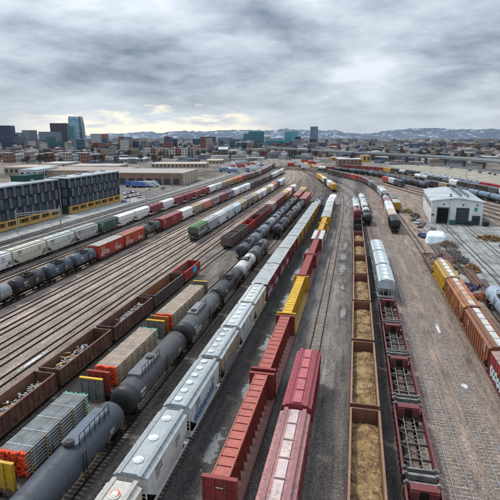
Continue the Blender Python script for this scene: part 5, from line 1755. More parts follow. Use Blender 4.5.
def truck_vehicle(label, x, y, rz, col, boxcol, group=None, L=10.0, cab=True, z=0.0, name='parked_truck'):
    b = thing(name, label, 'truck', (x, y, z), rz, group)
    LASTT.append(b)
    link('cargo_box', cached(('cargo', L), lambda: MB().box(-L / 2, L / 2 - 2.4, -1.25, 1.25, 1.1, 3.8).box(-L / 2 + 0.1, L / 2, -0.5, 0.5, 0.8, 1.09), CARBODY), b, boxcol)
    if cab:
        link('cab', cached(('cab', L), lambda: MB().prism([(L / 2 - 2.2, 0.6), (L / 2 - 2.2, 3.0), (L / 2 - 0.9, 3.0), (L / 2 - 0.4, 1.9), (L / 2, 1.7), (L / 2, 0.6)], -1.15, 1.15, 'y'), CARBODY), b, col)
        link('windscreen', cached(('wsc', L), lambda: MB().hexa([(L / 2 - 0.43, -1.0, 1.97), (L / 2 - 0.39, -1.0, 1.97), (L / 2 - 0.39, 1.0, 1.97), (L / 2 - 0.43, 1.0, 1.97), (L / 2 - 0.86, -0.95, 2.9), (L / 2 - 0.80, -0.95, 2.9), (L / 2 - 0.80, 0.95, 2.9), (L / 2 - 0.86, 0.95, 2.9)]), GLASS), b)
    for wx in (-L / 2 + 1.2, -L / 2 + 2.4, L / 2 - 1.2):
        for wy in (-1.0, 1.0):
            link('wheel', cached('truck_wheel', lambda: MB().cyl((0, -0.2, 0), (0, 0.2, 0), 0.5, 8), STEEL, True), b, None, (wx, wy, 0.5))
    return b


car_vehicle('white and blue van-like car by the scrap piles, left of the shed front', 24.6, 186, R(70), (0.62, 0.68, 0.75))
car_vehicle('dark blue car beside the white tarpaulin', 22.8, 160, R(100), (0.04, 0.06, 0.2))

# tarpaulin-covered stack and scrap between the hoppers and the pad
tp = thing('covered_stack', 'stack under a white and pale blue tarpaulin beside the scrap', 'tarpaulin', (26.2, 154.5, 0), R(-8))


def tarp():
    r = random.Random(4)
    mb = MB()
    nx, ny = 12, 10
    for i in range(nx + 1):
        for j in range(ny + 1):
            u, v = i / nx * 2 - 1, j / ny * 2 - 1
            e = min(1.0, min(1 - abs(u), 1 - abs(v)) * 3.2)
            mb.v.append((u * 3.1 + r.uniform(-0.12, 0.12), v * 4.6 + r.uniform(-0.12, 0.12), 0.05 + 2.7 * math.sqrt(e) + r.uniform(-0.12, 0.12)))
    for i in range(nx):
        for j in range(ny):
            a = i * (ny + 1) + j
            mb.f.append((a, a + ny + 1, a + ny + 2, a + 1))
    return mb


link('tarpaulin', tarp().mesh('tarpaulin', WALLM), tp, (0.70, 0.80, 0.86))
link('pallet', MB().box(-3.3, 3.3, -4.8, 4.8, 0.015, 0.06).mesh('pallet', WOOD), tp)
rl2 = random.Random(21)


def beam_bundle(label, x, y, rz, L, n, col, matl):
    b = thing('beam_bundle', label, 'scrap metal', (x, y, 0.02), rz, 'scrap metal beside the concrete yard')
    for i in range(n):
        o = link('beam', cached(('beam', L), lambda: MB().box(-L / 2, L / 2, -0.13, 0.13, 0, 0.05).box(-L / 2, L / 2, -0.04, 0.04, 0.05, 0.25).box(-L / 2, L / 2, -0.11, 0.11, 0.25, 0.3), matl), b, col, (rl2.uniform(-0.8, 0.8), (i % 6 - 2.5) * 0.33, (i // 6) * 0.31))
        o.rotation_euler = (0, 0, rl2.uniform(-0.03, 0.03))


RS = (0.14, 0.085, 0.085)
for k, (x, y, rz, L, n, lb) in enumerate([(24.4, 140.5, 88, 15, 14, 'long dark steel beams in a bundle nearest the tarpaulin'), (25.6, 133, 92, 12, 12, 'dark steel beams in a bundle beside the low flatcar'), (24.9, 126.5, 85, 11, 10, 'purple-brown steel beams behind the yellow hopper'), (27.9, 112, 91, 13, 16, 'reddish steel beams beside the purple-green heap'), (26.9, 120, 99, 9, 8, 'short rusty beams halfway along the scrap row'),
                                          (29.0, 105.5, 86, 12, 12, 'red-brown beams nearest the pale blue tank car'), (27.6, 171, 80, 12, 12, 'rusty beams along the left wall of the shed'), (25.3, 182, 76, 11, 10, 'timber-like beams left of the shed wall'), (24.5, 197, 76, 12, 10, 'dark beams at the far left corner of the shed')]):
    beam_bundle(lb, x, y, R(rz), L, n, tuple(c * rl2.uniform(0.5, 1.6) for c in RS), PAINT if k % 3 else WORN)


def wheelset(label, x, y, rz):
    b = thing('wheelset', label, 'wheels', (x, y, 0.42), rz, 'spare wheelsets in the scrap row')
    link('axle', cached('ws_axle', lambda: MB().cyl((0, -1.0, 0), (0, 1.0, 0), 0.08, 8), WHEEL, True), b)
    for sy in (-0.75, 0.75):
        link('wheel', cached('wheel', wheel_mesh, WHEEL, True), b, None, (0, sy, 0))


for k in range(7):
    wheelset('spare rusty wheelset, %s along the scrap row from the yellow hopper' % ORD[k], 26.4 + (k % 2) * 1.3, 116 + k * 2.2, R(90 + rl2.uniform(-20, 20)))
heaps = [(28.8, 148, 2.6, 4.5, 1.6, (0.17, 0.13, 0.10), 'brown scrap heap right of the tarpaulin'), (28.4, 139, 2.0, 4.0, 1.3, (0.20, 0.19, 0.18), 'grey and white scrap heap along the pad edge'), (28.6, 130, 2.0, 4.0, 1.5, (0.13, 0.12, 0.12), 'dark tangled scrap heap along the pad edge'),
         (29.6, 121, 1.8, 3.4, 1.6, (0.22, 0.13, 0.07), 'rusty brown scrap heap at the pad corner'), (25.6, 105.5, 1.8, 2.6, 1.0, (0.12, 0.09, 0.15), 'purple and green scrap heap behind the yellow hopper'), (26.6, 98.5, 1.4, 2.0, 0.9, (0.30, 0.10, 0.06), 'small orange-red scrap heap by the pale blue tank car'),
         (44.0, 161.5, 3.8, 4.2, 1.2, (0.17, 0.10, 0.035), 'brown brushwood heap on the concrete yard'), (46.5, 149.5, 2.6, 4.6, 0.5, (0.05, 0.05, 0.06), 'low black heap at the right edge of the yard'), (25.5, 203, 1.8, 4.5, 1.6, (0.13, 0.12, 0.11), 'dark scrap heap left of the shed wall'), (24.0, 215, 1.6, 5, 1.5, (0.24, 0.17, 0.08), 'tan scrap heap near the lone amber boxcar')]
for k, (x, y, a, b, h, c, lb) in enumerate(heaps):
    r = random.Random(500 + k)
    mb = MB()
    for i in range(240):
        t, q = r.uniform(0, 6.28), math.sqrt(r.random())
        px, py = a * q * math.cos(t), b * q * math.sin(t)
        pz = h * (1 - q) ** 0.7 * r.uniform(0.3, 1.0)
        l = r.uniform(0.15, 0.9)
        d = Vector((r.uniform(-1, 1), r.uniform(-1, 1), r.uniform(-0.5, 0.5))).normalized() * l
        cc = Vector((px, py, pz + 0.1))
        w = r.uniform(0.06, 0.3)
        mb.bar(cc - d, cc + d, w, w * 0.5)
    o = link('scrap_heap', mb.mesh('scrap_heap', flat_mat('scrap_tone_%s' % ORD[k], c, 0.8, 0.85, 1.3)), None, None, (x, y, 0))
    tag(o, lb, kind='stuff')

# ------------------------------------------------------------------ left side: platform, modular building, gantry
sheet('service_road', [(-104, 40), (-91, 40), (-92, 300), (-96, 400), (-104, 470), (-118, 470), (-112, 300), (-106, 200)], 0.008, PALEROAD, 'pale gravel road left of the farthest left train')
m = MB().box(-116.5, -107.5, 60, 232, 0, 0.45).mesh('platform', CONC)
tag(link('platform', m), 'pale concrete platform along the dark modular building', kind='structure')
for X, nm in ((-104.6, 'left'), (-100.2, 'right')):
    build_track('LR' + nm, [(X, 60), (X, 200), (X + 0.5, 300), (X - 2, 400), (X - 12, 520)], '%s commuter railway track beside the platform' % nm, ties=None, z=0.01)


def modular_block(y0, y1, label, x_front=-120.0):
    b = thing('apartment_block', label, 'building', (x_front, y0, 0))
    L, Dp, zb, zt = y1 - y0, 9.5, 3.3, 15.0
    link('wall', MB().box(-Dp, 0, 0, L, zb, zt).mesh('wall', WALLM), b, (0.016, 0.022, 0.034))
    link('roof', MB().box(-Dp + 0.1, 0.3, -0.3, L + 0.3, zt, zt + 0.5).mesh('roof', ROOFM), b, (0.40, 0.43, 0.46))
    base = link('arcade', MB().box(-Dp + 0.5, -0.9, 0.2, L - 0.2, 0.0, zb - 0.001).mesh('arcade', GLASS), b)
    yel = (0.58, 0.38, 0.15)
    link('beam', MB().box(-0.9, 0.25, 0, L, 2.7, zb - 0.002).mesh('beam', WALLM), base, yel)
    link('beam', MB().box(-0.9, 0.25, 0, L, 0.0, 1.0).mesh('beam', WALLM), base, yel)
    n = max(3, int(L / 6.0))
    for i in range(n + 1):
        y = 0.6 + (L - 1.2) * i / n
        link('pier', cached('mod_pier', lambda: MB().box(-0.9, 0.25, -0.5, 0.5, 1.0, 2.7), WALLM), base, yel, (0, y, 0))
        if i < n:
            for q in (1, 2):
                link('mullion', cached('mod_mull', lambda: MB().box(-0.5, -0.35, -0.1, 0.1, 1.0, 2.7), WALLM), base, yel, (0, y + (L - 1.2) / n * q / 3, 0))
    bay = 4.3
    nb = int(L / bay)
    bay = L / nb
    rr = random.Random(int(y0))
    for row in range(3):
        z0 = zb + 0.12 + row * 3.86
        for i in range(nb):
            yo = bay * i + (bay * 0.45 if row % 2 else 0.0)
            g = rr.uniform(0.8, 1.15)
            if yo + 1.9 < L:
                link('panel', cached('mod_panel', lambda: MB().box(0.0, 0.14, 0, 1.55, 0, 3.76), WALLM), b, (0.115 * g, 0.13 * g, 0.155 * g), (0, yo + 0.15, z0))
            if yo + bay < L:
                w = link('window', cached('mod_win', lambda: MB().box(0.0, 0.05, 0, 2.0, 0.5, 2.8), GLASS), b, None, (0, yo + 2.0, z0))
                link('sill', cached('mod_sill', lambda: MB().box(0.0, 0.22, -0.05, 2.05, 0.32, 0.46).box(0.0, 0.1, 0.95, 1.05, 0.5, 2.8), WALLM), w, (0.10, 0.11, 0.13))
    # end wall panels
    for row in range(3):
        for i in range(3):
            link('panel', cached('mod_panel2', lambda: MB().box(0, 2.2, -0.12, 0.0, 0, 3.2), WALLM), b, (0.11, 0.12, 0.14), (-Dp + 0.4 + i * 2.9 + row % 2 * 0.5, 0, zb + 0.3 + row * 3.86))
    for q in range(4):
        link('roof_unit', cached('mod_unit', lambda: MB().box(-1.2, 1.2, -1.0, 1.0, 0, 0.6).box(-0.8, 0.8, -0.6, 0.6, 0.6, 0.8), ROOFM), b, (0.42, 0.44, 0.45), (-Dp * 0.6, L * (q + 0.5) / 4, zt + 0.5))
    return b


modular_block(96, 172, 'dark panelled block on yellow arcade at the left edge', -120.3)
modular_block(177.5, 222, 'shorter dark panelled block on yellow arcade, right of its twin', -119.2)
st = thing('stair_tower', 'dark green rooftop stair tower behind the dark left block', 'tower', (-128, 164, 0))
link('shaft', MB().box(-3, 3, -6, 6, 0, 17.5).mesh('shaft', WALLM), st, (0.025, 0.075, 0.065))
link('cap', MB().box(-3.2, 3.2, -6.2, 6.2, 17.5, 17.8).mesh('cap', ROOFM), st, (0.04, 0.08, 0.07))
gt = thing('signal_gantry', 'pale steel gantry over the commuter tracks by the dark block', 'gantry', (-107.0, 140.5, 0), R(60))
for x in (-7.6, 7.6):
    link('post', cached('gantry_post', lambda: MB().box(-0.18, 0.18, -0.18, 0.18, 0, 8.4), GRATE), gt, None, (x, 0, 0))
link('beam', MB().box(-7.8, 7.8, -0.15, 0.15, 7.0, 7.25).box(-7.8, 7.8, -0.1, 0.1, 6.3, 6.45).mesh('beam', GRATE), gt)
for i in range(12):
    a = -7.4 + i * 1.25
    link('brace', cached(('gantry_brace', i % 2), lambda: MB().bar((0, 0, 6.4 if i % 2 else 7.05), (1.25, 0, 7.05 if i % 2 else 6.4), 0.08, 0.08), GRATE), gt, None, (a, 0, 0))


def lamp_post(x, y, h, label, group, arm=2.2, rz=0.0):
    b = thing('lamp_post', label, 'lamp post', (x, y, 0), rz, group)
    link('pole', cached(('pole', h), lambda: MB().cyl((0, 0, 0), (0, 0, h), 0.16, 8, 0.09), GRATE, True), b)
    if arm:
        link('arm', cached(('arm', h), lambda: MB().bar((0, 0, h - 0.1), (arm, 0, h + 0.35), 0.09, 0.09), GRATE), b)
        link('lamp_head', cached(('lamp', h), lambda: MB().box(arm - 0.2, arm + 0.7, -0.16, 0.16, h + 0.3, h + 0.45), STEEL), b)


for i, (px, py, h, lb) in enumerate([(62, 216, 18, 'tall pale pole between the two dark blocks'), (98.5, 212, 10, 'pole in front of the shorter dark block'), (146, 200, 11, 'pole left of the brown warehouse corner'), (173, 190, 11, 'pole below the brown warehouse corner'), (190, 186, 11, 'pole at the right of the brown warehouse'), (226, 178, 12, 'pole beside the trailer lot'), (245, 172, 12, 'far pole beside the trailer lot'),
                                    (215, 182, 11, 'slim pole right of the brown warehouse'), (130, 205, 10, 'short pole right of the dark blocks')]):
    x, y = ground(px, py)
    lamp_post(x, y, h, lb, 'poles along the commuter tracks', 2.2, R(180))
for i, (px, py) in enumerate([(447, 231), (385, 176), (405, 174), (430, 178), (466, 181), (348, 168), (317, 160), (330, 162), (300, 165)]):
    x, y = ground(px, py)
    lamp_post(x, y, 11, ('slim pole standing by the tarpaulin' if i == 0 else 'slim lamp post, %s among those beyond the yard' % ORD[i]), 'lamp posts beyond the yard', 2.2, R(-90))

# ------------------------------------------------------------------ buildings
def box_building(name, label, x, y, rz, w, d, h, col, roofcol, group=None, rows=3, win=True, glass=False, cat='building', parapet=0.6, fins=False):
    """w along local x, d along local y (front = local -y); local origin at the front-left base corner"""
    b = thing(name, label, cat, (x, y, 0), rz, group)
    link('wall', MB().box(0, w, 0, d, 0, h).mesh('wall', CURTAIN if glass else WALLM), b, col)
    link('roof', MB().box(-0.15, w + 0.15, -0.15, d + 0.15, h, h + parapet).mesh('roof', ROOFM), b, roofcol)
    if win:
        mb = MB()
        fh = h / rows
        for r_ in range(rows):
            z0, z1 = fh * (r_ + 0.32), fh * (r_ + 0.82)
            if glass:
                mb.box(0, w, -0.12, 0.0, z1, fh * (r_ + 1.0)).box(w, w + 0.12, 0, d, z1, fh * (r_ + 1.0)).box(-0.12, 0.0, 0, d, z1, fh * (r_ + 1.0))
            else:
                n = max(2, int(w / 4.0))
                for i in range(n):
                    a = w * (i + 0.25) / n
                    mb.box(a, a + w / n * 0.5, -0.1, 0.0, z0, z1)
                n = max(2, int(d / 4.0))
                for i in range(n):
                    a = d * (i + 0.25) / n
                    mb.box(w, w + 0.1, a, a + d / n * 0.5, z0, z1).box(-0.1, 0.0, a, a + d / n * 0.5, z0, z1)
        o = link('floor_bands' if glass else 'windows', mb.mesh('windows', WALLM if glass else GLASS), b, tuple(c * 0.55 for c in col))
        o['kind'] = 'stuff'
    return b


LANDMARKS = []


def px_building(x0, x1, ytop, D, col, label, roofcol=(0.3, 0.31, 0.32), glass=False, depth=None, rz=None, rows=None, name='city_building', group=None, **k):
    """a building of the skyline, surveyed by its two edges, its top and its distance"""
    a = bearing(x0, D)
    w = (x1 - x0) / 478.3 * D
    for q in range(5):
        LANDMARKS.append((*bearing(x0 + (x1 - x0) * (q + 0.5) / 5, D + 8), max(10, w / 7)))
    h = max(4.0, height_at(ytop, D))
    rows = rows or max(2, int(h / (3.6 if not glass else 7.0)))
    return box_building(name, label, a[0], a[1], R(YAW) if rz is None else rz, w, depth or max(12, w * 0.7), h, col, roofcol, group, rows, True, glass, **k)


SKY = 'downtown towers at the left of the skyline'
DB, PB = (0.005, 0.016, 0.065), (0.042, 0.028, 0.045)
px_building(-3, 11.2, 126, 2300, DB, 'dark blue glass tower at the left edge of the skyline', glass=True, group=SKY)
px_building(11.6, 16.4, 134, 2450, (0.03, 0.05, 0.12), 'narrow navy tower right of the dark blue one', glass=True, group=SKY)
px_building(16.3, 22.4, 132.8, 2600, (0.24, 0.28, 0.33), 'slim grey tower beside the navy one', group=SKY)
px_building(22.4, 34, 130.5, 2500, (0.17, 0.21, 0.24), 'grey glass-topped tower behind the red and white block', glass=True, group=SKY)
px_building(27.5, 39.5, 141, 1900, (0.50, 0.47, 0.46), 'white block with a dark red top storey', (0.22, 0.03, 0.04), group=SKY)
px_building(39, 57, 132, 2350, (0.20, 0.24, 0.30), 'broad blue-grey office block', (0.04, 0.09, 0.2), group=SKY)
px_building(51, 67.5, 123.8, 2700, PB, 'dark purple-brown tower left of the tall glass one', (0.06, 0.05, 0.06), group=SKY)
px_building(68, 74.5, 127, 2400, (0.03, 0.16, 0.18), 'narrow teal tower in front of the tall glass one', glass=True, group=SKY)
# the tallest tower: tapered glass with slanted shoulders
tw = thing('glass_tower', 'tallest pale blue glass tower with tapering sides', 'building', (*bearing(69.6, 2550), 0), R(YAW), SKY)
wT, hT = 13.2 / 478.3 * 2550, height_at(117, 2550)
prof = [(0, 0), (wT, 0), (wT * 0.99, hT * 0.45), (wT * 0.93, hT * 0.75), (wT * 0.85, hT * 0.97), (wT * 0.72, hT * 0.975), (wT * 0.06, hT), (0, hT * 0.9)]
link('shell', MB().prism(prof, 0, 45, 'y').mesh('shell', CURTAIN), tw, (0.22, 0.40, 0.52))
link('core', MB().prism([(wT * 0.80, hT * 0.2), (wT * 1.02, hT * 0.2), (wT * 0.96, hT * 0.75), (wT * 0.88, hT * 0.99), (wT * 0.80, hT * 0.99)], -1.2, 46, 'y').mesh('core', CURTAIN), tw, (0.05, 0.09, 0.13))
for i in range(10):
    z = hT * (0.2 + i * 0.075)
    link('floor_band', cached(('tower_band', i), lambda: MB().box(0.5, wT * 0.78, -0.6, 0.0, z, z + 2.2), CURTAIN), tw, (0.10, 0.2, 0.28))
px_building(75, 79.5, 138, 2150, (0.34, 0.37, 0.40), 'small grey tower at the foot of the glass tower', group=SKY)
px_building(79, 83.5, 143, 2000, (0.22, 0.26, 0.31), 'low grey block right of the glass tower foot', group=SKY)
px_building(90.5, 99.5, 134, 2000, (0.44, 0.46, 0.47), 'pale apartment tower standing clear right of downtown', group=SKY)
px_building(99.3, 107, 134, 2050, (0.36, 0.15, 0.12), 'brick red apartment tower joined to the pale one', group=SKY)
px_building(42, 47.6, 148.5, 1500, (0.03, 0.42, 0.04), 'bright green cube block below downtown', (0.05, 0.4, 0.05), group=SKY)
px_building(65, 69.8, 147.6, 1550, (0.03, 0.42, 0.04), 'second bright green cube nearer the glass tower', (0.05, 0.4, 0.05), group=SKY)
px_building(34.5, 42, 149, 1450, (0.03, 0.04, 0.08), 'low navy block left of the green cube', group=SKY)
px_building(49, 64, 148.5, 1500, (0.26, 0.07, 0.07), 'dark red block between the green cubes', group=SKY)
px_building(78, 90, 148, 1450, (0.22, 0.07, 0.06), 'red-brown block under the glass tower', group=SKY)
px_building(-2, 9, 148, 1400, (0.42, 0.44, 0.45), 'pale block at the left edge below the dark tower', group=SKY)
px_building(12, 24, 148.5, 1350, (0.46, 0.44, 0.40), 'cream block below the navy tower', group=SKY)
# apartment rows closer in
AP = 'apartment rows below downtown'
cc = [(0.52, 0.50, 0.46), (0.30, 0.16, 0.12), (0.20, 0.24, 0.29), (0.56, 0.56, 0.54), (0.40, 0.36, 0.32), (0.48, 0.50, 0.52)]
xa = [0, 7, 15, 22, 27.5, 34.5, 42, 48, 55, 61, 67, 73, 79, 85, 91, 97]
wn_ = ['cream', 'brick red', 'blue-grey', 'white', 'tan', 'pale grey']
for i in range(len(xa) - 1):
    D = 620 + (i % 3) * 25
    px_building(xa[i], xa[i + 1] - 0.5, 152.8 + (i * 5 % 3) * 0.9 - (1.0 if i in (3, 8, 11) else 0), D, cc[(i * 5 + 1) % 6], '%s apartment house, %s from the left edge in the row below downtown' % (wn_[(i * 5 + 1) % 6], ORD[i]), (0.45, 0.45, 0.45), group=AP, depth=16, name='apartment_house')
for i in range(9):
    x0 = 143 + i * 6.3
    px_building(x0, x0 + 6.0, 148.3 + (i % 2) * 0.5, 760 + (i % 2) * 12, [(0.50, 0.50, 0.48), (0.40, 0.20, 0.17), (0.54, 0.53, 0.50), (0.36, 0.34, 0.33)][i % 4], '%s section, %s from the left in the apartment row under the red mast' % (('white', 'red-brown', 'cream', 'grey')[i % 4], ORD[i]), (0.34, 0.12, 0.10) if i % 3 else (0.5, 0.5, 0.5), group='apartment row under the red mast', depth=16, name='apartment_house')
ms = thing('radio_mast', 'red and white lattice mast above the apartment row', 'mast', (*bearing(167, 1300), 0))
hM = height_at(132.5, 1300)
for i in range(8):
    z0, z1 = hM * i / 8, hM * (i + 1) / 8
    w0, w1 = 5.5 * (1 - i / 9), 5.5 * (1 - (i + 1) / 9)
    mb = MB()
    for a in range(4):
        c0, c1 = (((-1, -1), (1, -1), (1, 1), (-1, 1))[a], ((-1, -1), (1, -1), (1, 1), (-1, 1))[(a + 1) % 4])
        mb.bar((c0[0] * w0 / 2, c0[1] * w0 / 2, z0), (c0[0] * w1 / 2, c0[1] * w1 / 2, z1), 0.9, 0.9)
        mb.bar((c0[0] * w0 / 2, c0[1] * w0 / 2, z0), (c1[0] * w1 / 2, c1[1] * w1 / 2, z1), 0.7, 0.7)
    link('mast_section', mb.mesh('mast_section', WALLM), ms, (0.50, 0.05, 0.05) if i % 2 else (0.5, 0.45, 0.42))
link('gallery', MB().box(-4, 4, -4, 4, hM * 0.72, hM * 0.78).mesh('gallery', WALLM), ms, (0.45, 0.06, 0.06))
MID = 'mid-rise blocks along the skyline'
TE2 = (0.012, 0.065, 0.11)
px_building(100, 108, 147, 1500, (0.05, 0.08, 0.12), 'dark blue block right of the brick red tower', group=MID)
px_building(110, 128, 144, 1700, (0.07, 0.10, 0.15), 'long navy block left of the apartment row', group=MID)
px_building(129, 145, 146, 1750, (0.06, 0.13, 0.19), 'blue glass block just left of the red mast', glass=True, group=MID)
px_building(192.5, 201.5, 139, 2200, TE2, 'dark teal block at the left of the middle skyline', glass=True, group=MID)
px_building(202, 215.5, 136.8, 2300, TE2, 'stepped dark teal block right of its neighbour', glass=True, group=MID)
px_building(218, 232, 137.6, 2250, (0.16, 0.24, 0.29), 'grey-teal block in the middle skyline', glass=True, group=MID)
px_building(232, 247, 141.5, 1900, (0.54, 0.52, 0.46), 'low cream block left of the big teal tower', group=MID)
px_building(243.5, 249, 134, 2050, (0.05, 0.20, 0.25), 'narrow teal wing of the big teal tower', glass=True, group=MID)
px_building(248.5, 264, 131.8, 2000, (0.02, 0.15, 0.18), 'big square teal glass tower in mid skyline', glass=True, group=MID)
px_building(265.5, 284.5, 141, 1800, (0.03, 0.16, 0.22), 'turquoise topped block between the teal towers', (0.03, 0.50, 0.55), glass=True, group=MID)
px_building(270, 281, 139, 1900, (0.30, 0.36, 0.40), 'pale upper storeys behind the turquoise topped block', (0.05, 0.45, 0.5), group=MID)
px_building(284.5, 297.5, 132, 2050, (0.08, 0.34, 0.40), 'right hand teal glass tower with bright face', glass=True, group=MID)
px_building(286, 295.5, 142.5, 1650, (0.10, 0.03, 0.06), 'dark maroon block below the right teal tower', group=MID)
px_building(282, 293, 149, 1300, (0.52, 0.53, 0.53), 'low white block under the maroon one', (0.65, 0.66, 0.66), group=MID)
px_building(296, 308.5, 149.5, 1300, (0.48, 0.49, 0.49), 'low white block left of the slim tower', (0.65, 0.66, 0.66), group=MID)
px_building(310.2, 317.8, 127, 2100, (0.12, 0.22, 0.27), 'slim grey-blue tower rising before the mountains', glass=True, group=MID)
px_building(308, 316, 143.5, 1500, (0.17, 0.17, 0.20), 'dark grey block at the foot of the slim tower', group=MID)
px_building(344, 347.5, 142, 2600, (0.10, 0.09, 0.14), 'small dark tower alone right of the slim one', group=MID)
px_building(396, 399.5, 142, 2600, (0.20, 0.21, 0.26), 'small distant twin tower, left one', group=MID)
px_building(400.5, 404, 141.8, 2620, (0.20, 0.21, 0.26), 'small distant twin tower, right one', group=MID)
rm = random.Random(33)
MRN = [((0.012, 0.03, 0.08), 'navy', True), ((0.03, 0.10, 0.13), 'teal', True), ((0.22, 0.25, 0.29), 'grey', False), ((0.52, 0.53, 0.54), 'white', False), ((0.22, 0.10, 0.08), 'brick', False), ((0.06, 0.09, 0.13), 'slate', True), ((0.40, 0.36, 0.30), 'cream', False)]
PXN = [('the dark blue tower', 0, 16), ('the blue-grey office block', 34, 56), ('the tall glass tower', 62, 90), ('the brick red tower', 96, 120), ('the long navy block', 116, 142), ('the red mast', 150, 192), ('the stepped teal block', 196, 222), ('the low cream block', 224, 248), ('the square teal tower', 246, 268), ('the right teal tower', 280, 306), ('the slim grey-blue tower', 304, 332)]
for zi, (zn, a0, a1) in enumerate(PXN):
    for q in range(8):
        x0 = rm.uniform(a0, a1)
        w = rm.uniform(4, 9)
        D = rm.uniform(1150, 2300)
        yt = rm.uniform(139.0, 146.0) if q < 6 else rm.uniform(136.5, 140)
        c, cn, gl_ = MRN[(zi + q * 2) % 7]
        px_building(x0, x0 + w, yt, D, c, '%s mid-rise block, %s of those around %s' % (cn, ORD[q], zn), (0.25, 0.26, 0.28), glass=gl_, group='mid-rise blocks across the skyline', name='mid_rise_block')
# yellow brick works and white roofs
YB = 'yellow works buildings beyond the yard'
for i, (x0, x1, yt, D) in enumerate([(333, 338.5, 157.5, 690), (338.8, 346.5, 157.8, 670), (346.8, 356, 157.5, 655), (356.2, 364, 158.5, 650), (364.3, 371.5, 155.5, 640)]):
    px_building(x0, x1, yt, D, (0.50, 0.33, 0.08), 'ochre yellow works building, %s from the left' % ORD[i], ((0.55, 0.40, 0.38), (0.62, 0.6, 0.58))[i % 2], group=YB, depth=18, rows=1, name='works_building')
px_building(376, 392, 158.5, 700, (0.30, 0.36, 0.42), 'long blue-grey depot with pale roof right of the works', (0.62, 0.68, 0.70), group=YB, depth=20, rows=2, name='depot_building')
px_building(426, 437, 160.5, 640, (0.62, 0.63, 0.62), 'small white gabled house beside the viaduct', (0.66, 0.68, 0.68), group=YB, depth=12, rows=1, name='white_house')
# brown warehouse
wh = thing('warehouse', 'long brown warehouse with white roof and tan end wall', 'warehouse', (-176, 300, 0), R(6))
link('wall', MB().box(0, 60, 0, 46, 0, 8).mesh('wall', WALLM), wh, (0.27, 0.17, 0.13))
link('end_wall', MB().box(60, 60.3, 0, 46, 0, 8.4).mesh('end_wall', WALLM), wh, (0.42, 0.34, 0.25))
link('roof', MB().box(-0.3, 60.5, -0.3, 46.3, 8, 8.5).mesh('roof', ROOFM), wh, (0.38, 0.35, 0.33))
for i in range(9):
    link('loading_door', cached('load_door', lambda: MB().box(0, 4.2, -0.1, 0, 0.6, 4.6), GLASS), wh, None, (2 + i * 6.4, 0, 0))
for i in range(6):
    link('wall_pier', cached('wall_pier', lambda: MB().box(0, 0.4, 0, 1.2, 0, 8.1), WALLM), wh, (0.56, 0.52, 0.46), (60.3, 2 + i * 8.2, 0))
wh2 = thing('warehouse', 'lower tan warehouse with white roof left of the brown one', 'warehouse', (-262, 330, 0), R(4))
link('wall', MB().box(0, 78, 0, 50, 0, 6.5).mesh('wall', WALLM), wh2, (0.40, 0.31, 0.24))
link('roof', MB().box(-0.3, 78.3, -0.3, 50.3, 6.5, 7).mesh('roof', ROOFM), wh2, (0.34, 0.30, 0.27))
# big flat roofs between the dark blocks and downtown
for i, (x0, x1, yt, D, c, rc, lb) in enumerate([(0, 40, 167.5, 420, (0.40, 0.33, 0.27), (0.46, 0.39, 0.33), 'long tan flat roofed shed behind the left dark block'), (38, 63, 163.5, 500, (0.45, 0.44, 0.42), (0.46, 0.46, 0.45), 'white roofed shed behind the dark blocks'), (63, 116, 166, 470, (0.42, 0.36, 0.30), (0.40, 0.38, 0.36), 'very long white roofed shed above the shorter dark block'),
                                                (15, 34, 170, 360, (0.50, 0.51, 0.52), (0.42, 0.48, 0.53), 'pale blue roofed shed behind the left dark block'), (150, 205, 165, 520, (0.44, 0.36, 0.28), (0.50, 0.43, 0.36), 'long tan shed behind the brown warehouse'), (205, 222, 162, 600, (0.46, 0.38, 0.28), (0.48, 0.42, 0.34), 'small tan shed left of the trailer lot'), (110, 142, 161, 640, (0.34, 0.34, 0.34), (0.58, 0.60, 0.62), 'grey shed with pale roof left of the apartment row')]):
    px_building(x0, x1, yt, D, c, lb, rc, depth=40, rows=1, name='storage_shed', group='flat roofed sheds behind the dark blocks')

# ------------------------------------------------------------------ viaduct, dry strip, wall on the right
sheet('dry_grass_strip', [(36, 590), (60, 640), (150, 520), (170, 400), (178, 300), (120, 230), (108, 290), (92, 350), (72, 420), (52, 480)], 0.012, GRASS, 'pale dry grass strip beyond the curving trains')
vd = thing('road_viaduct', 'long concrete road viaduct curving across the right background', 'viaduct', (0, 0, 0))
vp = smooth_pts([(-220, 1150), (-80, 900), (0, 760), (60, 680), (104, 600), (138, 510), (160, 420), (176, 330), (190, 240)], 12)
mb, mb2 = MB(), MB()
for i in range(len(vp) - 1):
    a, b = vp[i], vp[i + 1]
    n0 = (vp[min(i + 1, len(vp) - 1)] - vp[max(i - 1, 0)]).normalized()
    n1 = (vp[min(i + 2, len(vp) - 1)] - vp[i]).normalized()
    q0, q1 = Vector((n0.y, -n0.x)), Vector((n1.y, -n1.x))
    for (m_, w0, w1, z0, z1) in ((mb, -9, 9, 8.2, 10.0), (mb2, -9.3, -8.9, 10.0, 11.1), (mb2, 8.9, 9.3, 10.0, 11.1)):
        p = [a + q0 * w0, a + q0 * w1, b + q1 * w1, b + q1 * w0]
        m_.hexa([(v.x, v.y, z0) for v in p] + [(v.x, v.y, z1) for v in p])
link('deck', mb.mesh('deck', WALLM), vd, (0.20, 0.215, 0.225))
link('parapet', mb2.mesh('parapet', WALLM), vd, (0.33, 0.35, 0.36))
